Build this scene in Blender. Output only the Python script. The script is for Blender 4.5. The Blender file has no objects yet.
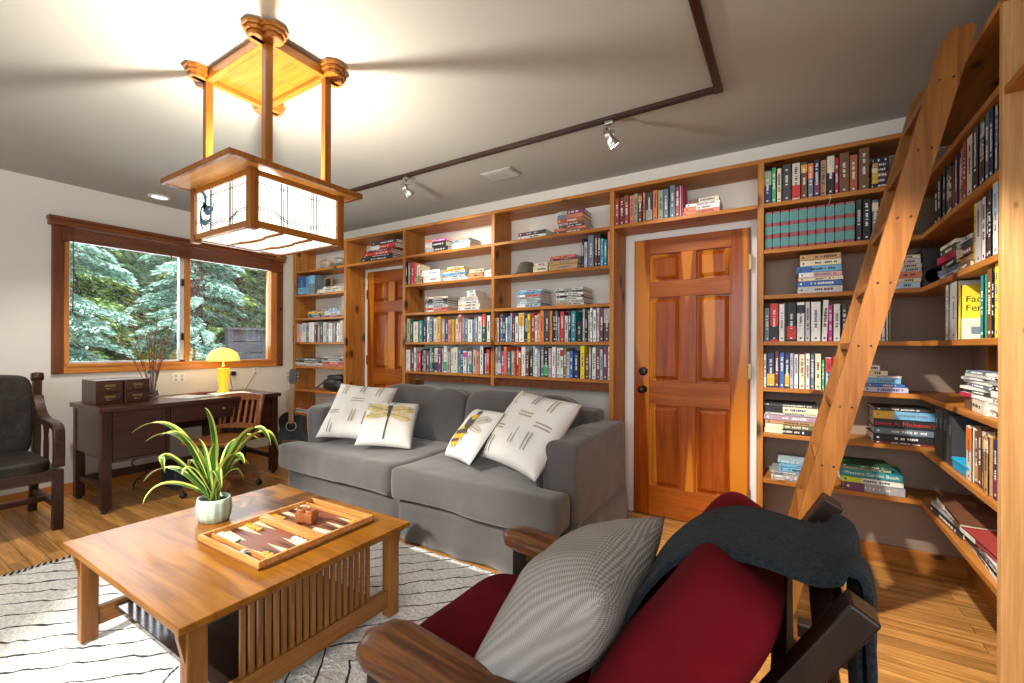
import bpy, bmesh, math, random
import numpy as np
from mathutils import Vector, Matrix, Euler, noise
R = random.Random(7)
scn = bpy.context.scene
COL = scn.collection
PI = math.pi
H = 1.24                       # eye height
TH = math.atan(277/442.0)      # camera yaw
YW, YF = 3.333, 3.064          # back wall, front of the shelves
XL, XR, XC = -5.05, 0.832, 0.58
CEIL = 2.559

# ---------------------------------------------------------------- materials
_M = {}
def newmat(name):
    m = bpy.data.materials.new(name); m.use_nodes = True
    nt = m.node_tree; b = nt.nodes['Principled BSDF']
    return m, nt, b
def setin(b, **k):
    for a, v in k.items():
        n = a.replace('_', ' ')
        if n in b.inputs: b.inputs[n].default_value = v
def rgb(c): return (c[0], c[1], c[2], 1)
def flat(name, c, rough=0.6, metal=0, nz=0.12, scale=8, bump=0, bscale=200, **k):
    if name in _M: return _M[name]
    m, nt, b = newmat(name)
    setin(b, Roughness=rough, Metallic=metal, **k)
    tc = nt.nodes.new('ShaderNodeTexCoord')
    n = nt.nodes.new('ShaderNodeTexNoise'); n.inputs['Scale'].default_value = scale; n.inputs['Detail'].default_value = 4
    nt.links.new(tc.outputs['Object'], n.inputs['Vector'])
    r = nt.nodes.new('ShaderNodeValToRGB')
    r.color_ramp.elements[0].position = .3; r.color_ramp.elements[1].position = .7
    r.color_ramp.elements[0].color = rgb([x*(1-nz) for x in c]); r.color_ramp.elements[1].color = rgb([min(1, x*(1+nz)) for x in c])
    nt.links.new(n.outputs['Fac'], r.inputs['Fac']); nt.links.new(r.outputs['Color'], b.inputs['Base Color'])
    if bump:
        n2 = nt.nodes.new('ShaderNodeTexNoise'); n2.inputs['Scale'].default_value = bscale; n2.inputs['Detail'].default_value = 2
        nt.links.new(tc.outputs['Object'], n2.inputs['Vector'])
        bp = nt.nodes.new('ShaderNodeBump'); bp.inputs['Strength'].default_value = bump; bp.inputs['Distance'].default_value = .01
        nt.links.new(n2.outputs['Fac'], bp.inputs['Height']); nt.links.new(bp.outputs['Normal'], b.inputs['Normal'])
    _M[name] = m
    return m
def wood(name, c1, c2, axis='x', scale=1.0, rough=0.4, knots=0.0, c3=None, contrast=1.0, coat=0.0, coord='Object'):
    """procedural grain stretched along an axis, optional knots"""
    if name in _M: return _M[name]
    m, nt, b = newmat(name); N = nt.nodes.new; L = nt.links.new
    setin(b, Roughness=rough); b.inputs['Specular IOR Level'].default_value = .28; b.inputs['Coat Weight'].default_value = coat; b.inputs['Coat Roughness'].default_value = .15
    tc = N('ShaderNodeTexCoord'); mp = N('ShaderNodeMapping'); L(tc.outputs[coord], mp.inputs['Vector'])
    s = {'x': (1.2, 14, 14), 'y': (14, 1.2, 14), 'z': (14, 14, 1.2)}[axis]
    mp.inputs['Scale'].default_value = [v*scale for v in s]
    n = N('ShaderNodeTexNoise'); n.inputs['Scale'].default_value = 1.6; n.inputs['Detail'].default_value = 6; n.inputs['Distortion'].default_value = .8
    L(mp.outputs[0], n.inputs['Vector'])
    r = N('ShaderNodeValToRGB'); e = r.color_ramp.elements
    e[0].position = .5-.22/contrast; e[1].position = .5+.2/contrast; e[0].color = rgb(c2); e[1].color = rgb(c1)
    L(n.outputs['Fac'], r.inputs['Fac'])
    # fine fibres
    mp2 = N('ShaderNodeMapping'); L(tc.outputs[coord], mp2.inputs['Vector'])
    s2 = {'x': (3, 90, 90), 'y': (90, 3, 90), 'z': (90, 90, 3)}[axis]; mp2.inputs['Scale'].default_value = [v*scale for v in s2]
    n2 = N('ShaderNodeTexNoise'); n2.inputs['Scale'].default_value = 1.5; n2.inputs['Detail'].default_value = 3
    L(mp2.outputs[0], n2.inputs['Vector'])
    mx = N('ShaderNodeMixRGB'); mx.blend_type = 'OVERLAY'; mx.inputs['Fac'].default_value = .35
    L(r.outputs[0], mx.inputs[1]); L(n2.outputs['Fac'], mx.inputs[2])
    out = mx.outputs[0]
    if c3:      # broad board-to-board tone
        mp3 = N('ShaderNodeMapping'); L(tc.outputs[coord], mp3.inputs['Vector'])
        s3 = {'x': (.4, 7, 7), 'y': (7, .4, 7), 'z': (7, 7, .4)}[axis]; mp3.inputs['Scale'].default_value = s3
        n3 = N('ShaderNodeTexNoise'); n3.inputs['Scale'].default_value = 1.3; n3.inputs['Detail'].default_value = 0
        L(mp3.outputs[0], n3.inputs['Vector'])
        r3 = N('ShaderNodeValToRGB'); r3.color_ramp.elements[0].position = .52; r3.color_ramp.elements[1].position = .56
        L(n3.outputs['Fac'], r3.inputs['Fac'])
        m3 = N('ShaderNodeMixRGB'); L(r3.outputs[0], m3.inputs[0]); L(out, m3.inputs[1]); m3.inputs[2].default_value = rgb(c3); out = m3.outputs[0]
    if knots:
        mp4 = N('ShaderNodeMapping'); L(tc.outputs[coord], mp4.inputs['Vector'])
        s4 = {'x': (.55, 1, 1), 'y': (1, .55, 1), 'z': (1, 1, .55)}[axis]; mp4.inputs['Scale'].default_value = s4
        v = N('ShaderNodeTexVoronoi'); v.inputs['Scale'].default_value = 6.5; v.inputs['Randomness'].default_value = 1
        L(mp4.outputs[0], v.inputs['Vector'])
        r4 = N('ShaderNodeValToRGB'); r4.color_ramp.elements[0].position = .10*knots; r4.color_ramp.elements[1].position = .20*knots
        r4.color_ramp.elements[0].color = (1, 1, 1, 1); r4.color_ramp.elements[1].color = (0, 0, 0, 1)
        L(v.outputs['Distance'], r4.inputs['Fac'])
        m4 = N('ShaderNodeMixRGB'); L(r4.outputs[0], m4.inputs[0]); L(out, m4.inputs[1]); m4.inputs[2].default_value = rgb([x*.25 for x in c2]); out = m4.outputs[0]
    L(out, b.inputs['Base Color'])
    bp = N('ShaderNodeBump'); bp.inputs['Strength'].default_value = .08; L(n2.outputs['Fac'], bp.inputs['Height']); L(bp.outputs[0], b.inputs['Normal'])
    _M[name] = m
    return m
def emit(name, c, s):
    if name in _M: return _M[name]
    m, nt, b = newmat(name); setin(b, Base_Color=rgb(c), Roughness=.5)
    b.inputs['Emission Color'].default_value = rgb(c); b.inputs['Emission Strength'].default_value = s
    _M[name] = m; return m

# ---------------------------------------------------------------- mesh helpers
class MB:
    def __init__(s): s.v = []; s.f = []; s.mi = []; s.sm = []
    def add(s, vs, fs, mat=0, smooth=False):
        o = len(s.v); s.v += [tuple(p) for p in vs]
        for f in fs: s.f.append(tuple(i+o for i in f)); s.mi.append(mat); s.sm.append(smooth)
    def box(s, x0, x1, y0, y1, z0, z1, mat=0, M=None):
        vs = [Vector((x, y, z)) for z in (z0, z1) for y in (y0, y1) for x in (x0, x1)]
        if M is not None: vs = [M @ p for p in vs]
        s.add(vs, [(0, 2, 3, 1), (4, 5, 7, 6), (0, 1, 5, 4), (2, 6, 7, 3), (0, 4, 6, 2), (1, 3, 7, 5)], mat)
        return s
    def bar(s, a, b, w, t, mat=0, up=(0, 0, 1)):
        """rectangular bar from a to b; w across, t along the 'up' side"""
        a = Vector(a); b = Vector(b); d = (b-a); L = d.length; d.normalize(); up = Vector(up)
        x = d.cross(up)
        if x.length < 1e-4: x = d.cross(Vector((1, 0, 0)))
        x.normalize(); y = x.cross(d).normalized()
        M = Matrix((( x.x, y.x, d.x, a.x), (x.y, y.y, d.y, a.y), (x.z, y.z, d.z, a.z), (0, 0, 0, 1)))
        return s.box(-w/2, w/2, -t/2, t/2, 0, L, mat, M)
    def tube(s, pts, r, n=8, mat=0, cap=True):
        pts = [Vector(p) for p in pts]; rs = r if isinstance(r, (list, tuple)) else [r]*len(pts)
        rings = []; ref = None
        for i, p in enumerate(pts):
            d = (pts[min(i+1, len(pts)-1)]-pts[max(i-1, 0)]).normalized()
            if ref is None:
                ref = d.orthogonal().normalized()
            ref = (ref - d*ref.dot(d)).normalized(); bn = d.cross(ref)
            rings.append([p+(ref*math.cos(2*PI*k/n)+bn*math.sin(2*PI*k/n))*rs[i] for k in range(n)])
        vs = [q for rg in rings for q in rg]; fs = []
        for i in range(len(pts)-1):
            for k in range(n):
                fs.append((i*n+k, i*n+(k+1) % n, (i+1)*n+(k+1) % n, (i+1)*n+k))
        if cap: fs.append(tuple(range(n-1, -1, -1))); fs.append(tuple((len(pts)-1)*n+k for k in range(n)))
        s.add(vs, fs, mat, True); return s
    def lathe(s, prof, n=24, c=(0, 0, 0), mat=0, M=None):
        vs = []; fs = []
        for r, z in prof:
            for k in range(n):
                a = 2*PI*k/n; p = Vector((r*math.cos(a), r*math.sin(a), z))
                if M is not None: p = M @ p
                vs.append(p+Vector(c))
        for i in range(len(prof)-1):
            for k in range(n):
                fs.append((i*n+k, i*n+(k+1) % n, (i+1)*n+(k+1) % n, (i+1)*n+k))
        if prof[0][0] > 1e-5: fs.append(tuple(range(n-1, -1, -1)))
        if prof[-1][0] > 1e-5: fs.append(tuple((len(prof)-1)*n+k for k in range(n)))
        s.add(vs, fs, mat, True); return s
    def prism(s, poly, a0, a1, axis='z', mat=0, smooth=False):
        """poly of 2-D points extruded along an axis"""
        def mk(p, a):
            return {'z': (p[0], p[1], a), 'y': (p[0], a, p[1]), 'x': (a, p[0], p[1])}[axis]
        n = len(poly); vs = [mk(p, a0) for p in poly]+[mk(p, a1) for p in poly]
        fs = [tuple(range(n-1, -1, -1)), tuple(range(n, 2*n))]+[(i, (i+1) % n, n+(i+1) % n, n+i) for i in range(n)]
        s.add(vs, fs, mat, smooth); return s
    def xf(s, M):
        s.v = [tuple(M @ Vector(p)) for p in s.v]; return s
    def build(s, name, mats, parent=None, bevel=0, seg=2, local=False, fix=True):
        me = bpy.data.meshes.new(name); me.from_pydata(s.v, [], s.f)
        if not isinstance(mats, (list, tuple)): mats = [mats]
        for m in mats: me.materials.append(m)
        me.polygons.foreach_set('material_index', s.mi); me.polygons.foreach_set('use_smooth', s.sm)
        if fix and len(s.f) < 20000:
            bm = bmesh.new(); bm.from_mesh(me); bmesh.ops.recalc_face_normals(bm, faces=bm.faces); bm.to_mesh(me); bm.free()
        me.update()
        o = bpy.data.objects.new(name, me); COL.objects.link(o)
        if parent is not None:
            o.parent = parent
            if not local: o.location = -wloc(parent)
        if bevel:
            b = o.modifiers.new('bevel', 'BEVEL'); b.width = bevel; b.segments = seg; b.limit_method = 'ANGLE'; b.angle_limit = .6
        return o
def wloc(o):
    v = Vector((0, 0, 0))
    while o is not None: v += o.location; o = o.parent
    return v
def tag(o, label=None, cat=None, group=None, kind=None):
    if label: o['label'] = label
    if cat: o['category'] = cat
    if group: o['group'] = group
    if kind: o['kind'] = kind
    return o
def thing(name, label, cat, loc=(0, 0, 0), rz=0, group=None):
    o = bpy.data.objects.new(name, None); o.empty_display_size = .05; COL.objects.link(o)
    o.location = loc; o.rotation_euler = (0, 0, rz)
    return tag(o, label, cat, group)
def struct(o): o['kind'] = 'structure'; return o
def copy_tree(o, parent=None):
    c = o.copy(); COL.objects.link(c)
    if parent is not None: c.parent = parent
    for ch in list(o.children): copy_tree(ch, c)
    return c
def soft(o, vox=.018, it=12, disp=0.0, dscale=.3):
    m = o.modifiers.new('remesh', 'REMESH'); m.mode = 'VOXEL'; m.voxel_size = vox; m.use_smooth_shade = True
    s = o.modifiers.new('smooth', 'SMOOTH'); s.factor = .5; s.iterations = it
    if disp:
        t = bpy.data.textures.new('fold', 'CLOUDS'); t.noise_scale = dscale; t.noise_depth = 2
        d = o.modifiers.new('disp', 'DISPLACE'); d.texture = t; d.strength = disp; d.mid_level = .5; d.texture_coords = 'LOCAL'
    return o
def puff(name, size, mat, parent=None, n=4.5, M=Matrix(), seg=16, nz=.006, local=False):
    """a stuffed box"""
    mb = MB(); idx = {}; vs = []; fs = []
    def vert(p):
        k = tuple(round(c, 5) for c in p)
        if k not in idx:
            q = Vector(p); r = (abs(q.x)**n+abs(q.y)**n+abs(q.z)**n)**(-1/n); q = q*r
            q = Vector((q.x*size[0]/2, q.y*size[1]/2, q.z*size[2]/2))
            q += Vector(noise.noise_vector(q*7))*nz
            idx[k] = len(vs); vs.append(M @ q)
        return idx[k]
    for ax in range(3):
        for sg in (-1, 1):
            for i in range(seg):
                for j in range(seg):
                    c = []
                    for di, dj in ((0, 0), (1, 0), (1, 1), (0, 1)):
                        a = -1+2*(i+di)/seg; b = -1+2*(j+dj)/seg
                        p = [0, 0, 0]; p[ax] = sg; p[(ax+1) % 3] = a; p[(ax+2) % 3] = b; c.append(vert(p))
                    fs.append(c if sg > 0 else c[::-1])
    mb.add(vs, fs, 0, True)
    return mb.build(name, mat, parent, local=local)
def pillow_mesh(w, h, t, pinch=.06, seg=28, nz=.006, seed=0, pw=4, ex=.55):
    """square pillow in local XZ, facing -Y (front) ; returns MB. matf(a,b)->index for the front"""
    mb = MB(); vs = []; fs = []; mi = []
    for side in (-1, 1):
        o = len(vs)
        for i in range(seg+1):
            for j in range(seg+1):
                a = -1+2*i/seg; b = -1+2*j/seg
                x = a*w/2*(1-pinch*(1-b*b)); z = b*h/2*(1-pinch*(1-a*a))
                th = t/2*((1-abs(a)**pw)*(1-abs(b)**pw))**ex
                edge = (abs(a) > .999 or abs(b) > .999)
                y = side*th
                if not edge:
                    q = Vector((x*6+seed, z*6, side*3)); d = noise.noise(q)*nz*2+noise.noise(q*2.5)*nz
                    y += side*d*(1-max(abs(a), abs(b))**6)
                vs.append((x, y, z))
        for i in range(seg):
            for j in range(seg):
                k = o+i*(seg+1)+j
                f = (k, k+seg+1, k+seg+2, k+1)
                fs.append(f if side < 0 else f[::-1]); mi.append(0 if side < 0 else 1)
    mb.v = vs; mb.f = fs; mb.mi = mi; mb.sm = [True]*len(fs)
    return mb
def weld(o):
    w = o.modifiers.new('weld', 'WELD'); w.merge_threshold = .0005; return o

# colours ---------------------------------------------------------------
pine_x = wood('pine_x', (.50, .205, .040), (.33, .115, .019), 'x', 1, .45, knots=.8)
pine_y = wood('pine_y', (.50, .205, .040), (.33, .115, .019), 'y', 1, .45, knots=.8)
pine_z = wood('pine_z', (.52, .225, .048), (.33, .115, .021), 'z', 1, .45, knots=1.25)
pine_pale = wood('pine_pale', (.62, .36, .15), (.48, .25, .09), 'z', 1.1, .45, knots=.35)
ladder_w = wood('ladder_wood', (.33, .13, .026), (.175, .06, .011), 'z', 1, .42, knots=.9)
fir_x = wood('fir_x', (.40, .105, .007), (.26, .052, .004), 'x', 1, .38, coat=.08)
fir_z = wood('fir_z', (.35, .078, .006), (.22, .038, .003), 'z', 1, .25, c3=(.56, .19, .016), coat=.08)
oak_x = wood('oak_x', (.30, .118, .010), (.15, .050, .004), 'x', 1.0, .34, coat=.10, contrast=1.2)
oak_z = wood('oak_z', (.30, .125, .026), (.15, .052, .010), 'z', 1.2, .38)
oak_y = wood('oak_y', (.31, .13, .027), (.16, .056, .011), 'y', 1.2, .38)
arm_oak = wood('arm_oak', (.22, .08, .02), (.07, .022, .007), 'x', 1.6, .38, contrast=1.5, coat=.08)
dark_x = wood('walnut_x', (.062, .020, .011), (.026, .008, .005), 'x', 1, .35, coat=.2)
dark_y = wood('walnut_y', (.070, .023, .013), (.030, .009, .006), 'y', 1, .33, coat=.25)
dark_z = wood('walnut_z', (.055, .018, .010), (.024, .008, .005), 'z', 1, .38, coat=.1)
ebony = wood('ebony', (.018, .008, .006), (.006, .003, .0025), 'z', 1, .4, coat=.04)
chairwood = wood('chair_brown', (.27, .10, .032), (.15, .048, .016), 'z', 1, .35)
cedar_x = wood('cedar_x', (.24, .075, .026), (.13, .036, .013), 'y', 1, .4)
cedar_z = wood('cedar_z', (.20, .065, .025), (.11, .034, .014), 'z', 1, .4, knots=.6)
sash_y = wood('sash_y', (.62, .25, .055), (.45, .15, .03), 'y', 1, .35)
sash_z = wood('sash_z', (.62, .25, .055), (.45, .15, .03), 'z', 1, .35)
lampw_x = wood('lamp_oak_x', (.38, .14, .018), (.24, .07, .008), 'x', 2, .3, coat=.3)
lampw_y = wood('lamp_oak_y', (.38, .14, .018), (.24, .07, .008), 'y', 2, .3, coat=.3)
lampw_z = wood('lamp_oak_z', (.30, .105, .016), (.17, .05, .007), 'z', 2, .3, coat=.3)
board_w = wood('board_wood', (.62, .30, .09), (.42, .16, .04), 'x', 3, .3, coat=.3)
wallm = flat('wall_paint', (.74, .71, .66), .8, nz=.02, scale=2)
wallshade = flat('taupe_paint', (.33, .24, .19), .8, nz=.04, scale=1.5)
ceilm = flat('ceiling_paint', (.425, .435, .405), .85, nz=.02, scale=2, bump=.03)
white_trim = flat('white_trim', (.80, .80, .80), .45, nz=.01)
black = flat('black', (.012, .012, .014), .4)
charcoal = flat('charcoal', (.035, .038, .042), .6)
brass = flat('brass', (.33, .25, .11), .4, 1)
iron = flat('dark_iron', (.04, .035, .03), .4, .8)
chrome = flat('brushed_nickel', (.55, .54, .52), .3, 1)
paper = flat('page_paper', (.78, .73, .62), .8, nz=.05, scale=60)
wpaper = flat('white_paper', (.85, .85, .84), .6, nz=.03)
sofam = flat('sofa_fabric', (.092, .083, .082), .92, nz=.08, scale=3.5, bump=.12, bscale=350, Sheen_Weight=.35)
redvel = flat('red_velvet', (.095, .002, .006), .95, nz=.22, scale=6, bump=.05, bscale=250, Specular_IOR_Level=.12)
redvel.node_tree.nodes['Principled BSDF'].inputs['Sheen Tint'].default_value = (1, .3, .3, 1)

# ---------------------------------------------------------------- camera
cam = bpy.data.cameras.new('camera'); co = bpy.data.objects.new('camera', cam); COL.objects.link(co)
cam.sensor_width = 36; cam.lens = 442/1024*36; cam.shift_y = (346-341.5)/1024; cam.clip_start = .02
M = Matrix.Rotation(TH, 4, 'Z') @ Matrix.Rotation(PI/2, 4, 'X') @ Matrix.Rotation(.0045, 4, 'Z')
co.matrix_world = Matrix.Translation((0, 0, H)) @ M
scn.camera = co

# pixel to plane (used to read sizes off the photograph; results are plain world coordinates)
_s, _c = math.sin(TH), math.cos(TH)
def ray(u, v):
    du = u-512; dv = v-346; a = (du-.0045*dv)/442; b = (dv+.0045*du)/442
    return (-_s+a*_c, _c+a*_s, -b)
def PX(u, v, ax, val):
    d = ray(u, v); o = (0, 0, H); i = 'xyz'.index(ax); t = (val-o[i])/d[i]
    return Vector([o[k]+d[k]*t for k in range(3)])
def xat(u, y=YF): return PX(u, 346, 'y', y).x
def yat(u, x=XC): return PX(u, 346, 'x', x).y

# ================================================================ ROOM
def floor_mat():
    m, nt, b = newmat('oak_floor'); N = nt.nodes.new; L = nt.links.new
    tc = N('ShaderNodeTexCoord'); br = N('ShaderNodeTexBrick')
    br.inputs['Scale'].default_value = 1; br.inputs['Brick Width'].default_value = 1.1; br.inputs['Row Height'].default_value = .075
    br.inputs['Mortar Size'].default_value = .0012; br.inputs['Bias'].default_value = 0; br.offset = .37
    br.inputs['Color1'].default_value = (0, 0, 0, 1); br.inputs['Color2'].default_value = (1, 1, 1, 1); br.inputs['Mortar'].default_value = (.5, .5, .5, 1)
    L(tc.outputs['Object'], br.inputs['Vector'])
    sep = N('ShaderNodeVectorMath'); sep.operation = 'MULTIPLY'; sep.inputs[1].default_value = (1.4, 22, 1); L(tc.outputs['Object'], sep.inputs[0])
    ad = N('ShaderNodeVectorMath'); ad.operation = 'ADD'; L(sep.outputs[0], ad.inputs[0])
    sc = N('ShaderNodeVectorMath'); sc.operation = 'SCALE'; sc.inputs['Scale'].default_value = 9; L(br.outputs['Color'], sc.inputs[0]); L(sc.outputs[0], ad.inputs[1])
    n = N('ShaderNodeTexNoise'); n.inputs['Scale'].default_value = 1.5; n.inputs['Detail'].default_value = 6; n.inputs['Distortion'].default_value = 1.2
    L(ad.outputs[0], n.inputs['Vector'])
    r = N('ShaderNodeValToRGB'); e = r.color_ramp.elements
    e[0].position = .3; e[0].color = (.30, .125, .028, 1); e[1].position = .68; e[1].color = (.68, .35, .105, 1)
    L(n.outputs['Fac'], r.inputs['Fac'])
    hs = N('ShaderNodeHueSaturation'); L(r.outputs[0], hs.inputs['Color'])
    mr = N('ShaderNodeMapRange'); L(br.outputs['Color'], mr.inputs['Value']); mr.inputs['To Min'].default_value = .72; mr.inputs['To Max'].default_value = 1.25
    L(mr.outputs[0], hs.inputs['Value'])
    mx = N('ShaderNodeMixRGB'); L(br.outputs['Fac'], mx.inputs[0]); L(hs.outputs[0], mx.inputs[1]); mx.inputs[2].default_value = (.07, .03, .01, 1)
    L(mx.outputs[0], b.inputs['Base Color']); setin(b, Roughness=.3)
    return m
mb = MB(); mb.box(XL-.15, 4.2, -4, YW+.15, -.05, 0); struct(mb.build('floor', floor_mat()))
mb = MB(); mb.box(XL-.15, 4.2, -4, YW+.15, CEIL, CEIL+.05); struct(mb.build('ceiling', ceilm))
mb = MB(); mb.box(XL-.15, 1.4, YW, YW+.15, 0, CEIL); struct(mb.build('wall_back', wallm))
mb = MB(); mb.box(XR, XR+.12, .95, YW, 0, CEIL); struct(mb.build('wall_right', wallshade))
WY0, WY1, WZ0, WZ1 = 1.115, 2.90, 1.05, 2.2
mb = MB()
mb.box(XL-.14, XL, -4, WY0, 0, CEIL); mb.box(XL-.14, XL, WY1, YW, 0, CEIL)
mb.box(XL-.14, XL, WY0, WY1, 0, WZ0); mb.box(XL-.14, XL, WY0, WY1, WZ1, CEIL)
struct(mb.build('wall_left', wallm))
mb = MB(); mb.box(.60, XR+.1, .95, 1.0, 0, CEIL); struct(mb.build('trim_4', pine_pale))
# taupe painted panels behind the right bay
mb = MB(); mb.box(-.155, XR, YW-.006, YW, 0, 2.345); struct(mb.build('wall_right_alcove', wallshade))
# baseboards
mb = MB(); mb.box(-.16, XR, YW-.022, YW-.006, 0, .10); struct(mb.build('baseboard_back', pine_x, bevel=.003))
mb = MB(); mb.box(XR-.016, XR, 2.07, YW-.02, 0, .10); struct(mb.build('baseboard_right', pine_y, bevel=.003))
mb = MB(); mb.box(XL, XL+.016, -4, 2.98, 0, .09); struct(mb.build('baseboard_left', sash_y, bevel=.003))
mb = MB(); mb.box(-3.2, -1.1, YW-.016, YW, 0, .10); struct(mb.build('baseboard_behind', white_trim, bevel=.003))

# ---- window
w = bpy.data.objects.new('window_1', None); COL.objects.link(w); w.location = (XL, 2.0, 1.05); struct(w)
mb = MB(); MB().box(XL, XL+.025, 1.045, 1.118, .995, 2.20).build('side_casing', cedar_z, w, bevel=.004); MB().box(XL, XL+.025, 2.895, 2.965, .995, 2.20).build('side_casing', cedar_z, w, bevel=.004)
mb = MB(); mb.box(XL, XL+.022, 1.118, 2.895, .995, 1.055); mb.build('bottom_casing', sash_y, w, bevel=.004)
mb = MB(); mb.box(XL-.10, XL+.03, 1.135, 2.895, 1.05, 1.075); mb.build('sill', sash_y, w, bevel=.003)
mb = MB(); MB().box(XL-.10, XL+.012, 1.112, 1.15, 1.06, 2.2).build('jamb', sash_z, w, bevel=.003); MB().box(XL-.10, XL+.012, 2.83, 2.9, 1.06, 2.2).build('jamb', sash_z, w, bevel=.003); MB().box(XL-.07, XL-.02, 1.985, 2.035, 1.07, 2.2).build('mullion', sash_z, w, bevel=.003)
mb = MB(); mb.box(XL-.08, XL-.03, 1.945, 1.985, 1.075, 2.19); mb.box(XL-.08, XL-.03, 1.15, 1.162, 1.075, 2.19)
mb.box(XL-.08, XL-.03, 1.15, 1.985, 1.075, 1.092); mb.build('aluminium_sash', flat('pale_aluminium', (.62, .66, .70), .4, .3), w, bevel=.002)
for z in (1.32, 1.85): MB().box(XL-.03, XL-.005, 1.955, 1.975, z-.035, z+.035).build('latch', iron, w, bevel=.004)
def glass_mat():
    m = bpy.data.materials.new('window_glass'); m.use_nodes = True; nt = m.node_tree; nt.nodes.clear(); N = nt.nodes.new; L = nt.links.new
    o = N('ShaderNodeOutputMaterial'); t = N('ShaderNodeBsdfTransparent'); g = N('ShaderNodeBsdfGlossy'); g.inputs['Roughness'].default_value = .01
    lw = N('ShaderNodeFresnel'); lw.inputs['IOR'].default_value = 1.5; mx = N('ShaderNodeMixShader'); am = N('ShaderNodeMath'); am.operation = 'ADD'; am.inputs[1].default_value = .045; am.use_clamp = True; L(lw.outputs[0], am.inputs[0])
    L(am.outputs[0], mx.inputs[0]); L(t.outputs[0], mx.inputs[1]); L(g.outputs[0], mx.inputs[2]); L(mx.outputs[0], o.inputs['Surface']); return m
gm = glass_mat()
mb = MB(); mb.box(XL-.056, XL-.052, 1.16, 1.95, 1.09, 2.19); mb.build('pane', gm, w)
mb = MB(); mb.box(XL-.046, XL-.042, 2.03, 2.83, 1.075, 2.19); mb.build('pane', gm, w)
# blind valance with its raised slats
bl = thing('window_blind', 'raised wooden blind with reddish brown valance across top of the window', 'blind', (XL+.05, 2.0, 2.15))
mb = MB(); mb.box(XL+.002, XL+.075, 1.022, 2.968, 2.20, 2.245); mb.box(XL+.002, XL+.09, 1.015, 2.973, 2.245, 2.270)
mb.build('valance', cedar_x, bl, bevel=.006, seg=3)
mb = MB()
for k in range(11): mb.box(XL+.012, XL+.062, 1.10, 2.93, 2.082+k*.0105, 2.0902+k*.0105)
mb.build('slat_stack', cedar_x, bl)
mb = MB(); mb.tube([(XL+.06, 1.16, 2.23), (XL+.062, 1.165, 1.9), (XL+.06, 1.16, 1.5)], .004, 6); mb.tube([(XL+.066, 1.84, 2.12), (XL+.066, 1.84, 2.04)], .006, 6)
mb.build('pull_cord', cedar_x, bl)

# ---- doors
def door(name, x0, x1, z1, knob_side, hinge_side, with_knob=True):
    d = bpy.data.objects.new(name, None); COL.objects.link(d); d.location = ((x0+x1)/2, YW, 0); struct(d)
    yb = YW-.004; W = x1-x0; st = .112*W/.765; mul = .105*W/.765
    xs = [x0+st, x0+W/2-mul/2, x0+W/2+mul/2, x1-st]
    zs = [(.22, .82), (.99, 1.60), (1.715, 1.915)]
    for q in ((x0, xs[0], .008, z1), (xs[3], x1, .008, z1), (xs[1], xs[2], .22, .82), (xs[1], xs[2], .99, 1.60), (xs[1], xs[2], 1.715, 1.915)): MB().box(q[0], q[1], yb-.035, yb, q[2], q[3]).build('stile', fir_z, d, bevel=.002)
    for a, b_ in ((.008, .22), (.82, .99), (1.60, 1.715), (1.915, z1)): MB().box(xs[0], xs[3], yb-.0345, yb, a, b_).build('rail', fir_x, d, bevel=.002)
    for (za, zb) in zs:
        for (xa, xb) in ((xs[0], xs[1]), (xs[2], xs[3])):
            mb = MB(); y0 = yb-.014; y1 = yb-.029; b1 = .012; b2 = .038
            P0 = [(xa, y0, za), (xb, y0, za), (xb, y0, zb), (xa, y0, zb)]
            P1 = [(xa+b1, y0, za+b1), (xb-b1, y0, za+b1), (xb-b1, y0, zb-b1), (xa+b1, y0, zb-b1)]
            P2 = [(xa+b2, y1, za+b2), (xb-b2, y1, za+b2), (xb-b2, y1, zb-b2), (xa+b2, y1, zb-b2)]
            fs = [(8, 9, 10, 11)]
            for q in (0, 4):
                for i in range(4): fs.append((q+i, q+(i+1) % 4, q+4+(i+1) % 4, q+4+i))
            mb.add(P0+P1+P2, fs); mb.build('door_panel', fir_z, d)
    if with_knob:
        kx = x0+.07 if knob_side < 0 else x1-.07
        k = MB(); Mx = Matrix.Translation((kx, yb-.035, .925)) @ Matrix.Rotation(PI/2, 4, 'X')
        k.lathe([(.028, 0), (.028, .006), (.010, .012), (.010, .035), (.02, .042), (.027, .055), (.024, .068), (.01, .074), (.0, .075)], 20, M=Mx)
        kn = k.build('door_knob', iron, d)
        k = MB(); Mx = Matrix.Translation((kx, yb-.035, 1.058)) @ Matrix.Rotation(PI/2, 4, 'X')
        k.lathe([(.032, 0), (.032, .008), (.026, .018), (.0, .019)], 20, M=Mx); k.build('deadbolt', black, d)
    hx = x1 if hinge_side > 0 else x0
    for z in (.25, 1.08, 1.80):
        mb = MB(); mb.box(hx-.006, hx+.010, yb-.045, yb-.03, z-.05, z+.05); mb.build('hinge', brass, d)
    return d
door('door_2', -.984, -.220, 2.028, -1, 1)
door('door_1', -3.955, -3.19, 2.045, 1, -1, with_knob=False)
for nm, x0, x1, z in (('trim_1', -.984, -.220, 2.028), ('trim_2', -3.955, -3.19, 2.045)):
    mb = MB(); t = .062
    mb.box(x0-t, x0-.004, YW-.02, YW+.0, 0, z+t); mb.box(x1+.004, x1+t-.02, YW-.02, YW, 0, z+t); mb.box(x0-.004, x1+.004, YW-.02, YW, z+.004, z+t)
    struct(mb.build(nm, white_trim, bevel=.004))

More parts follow.
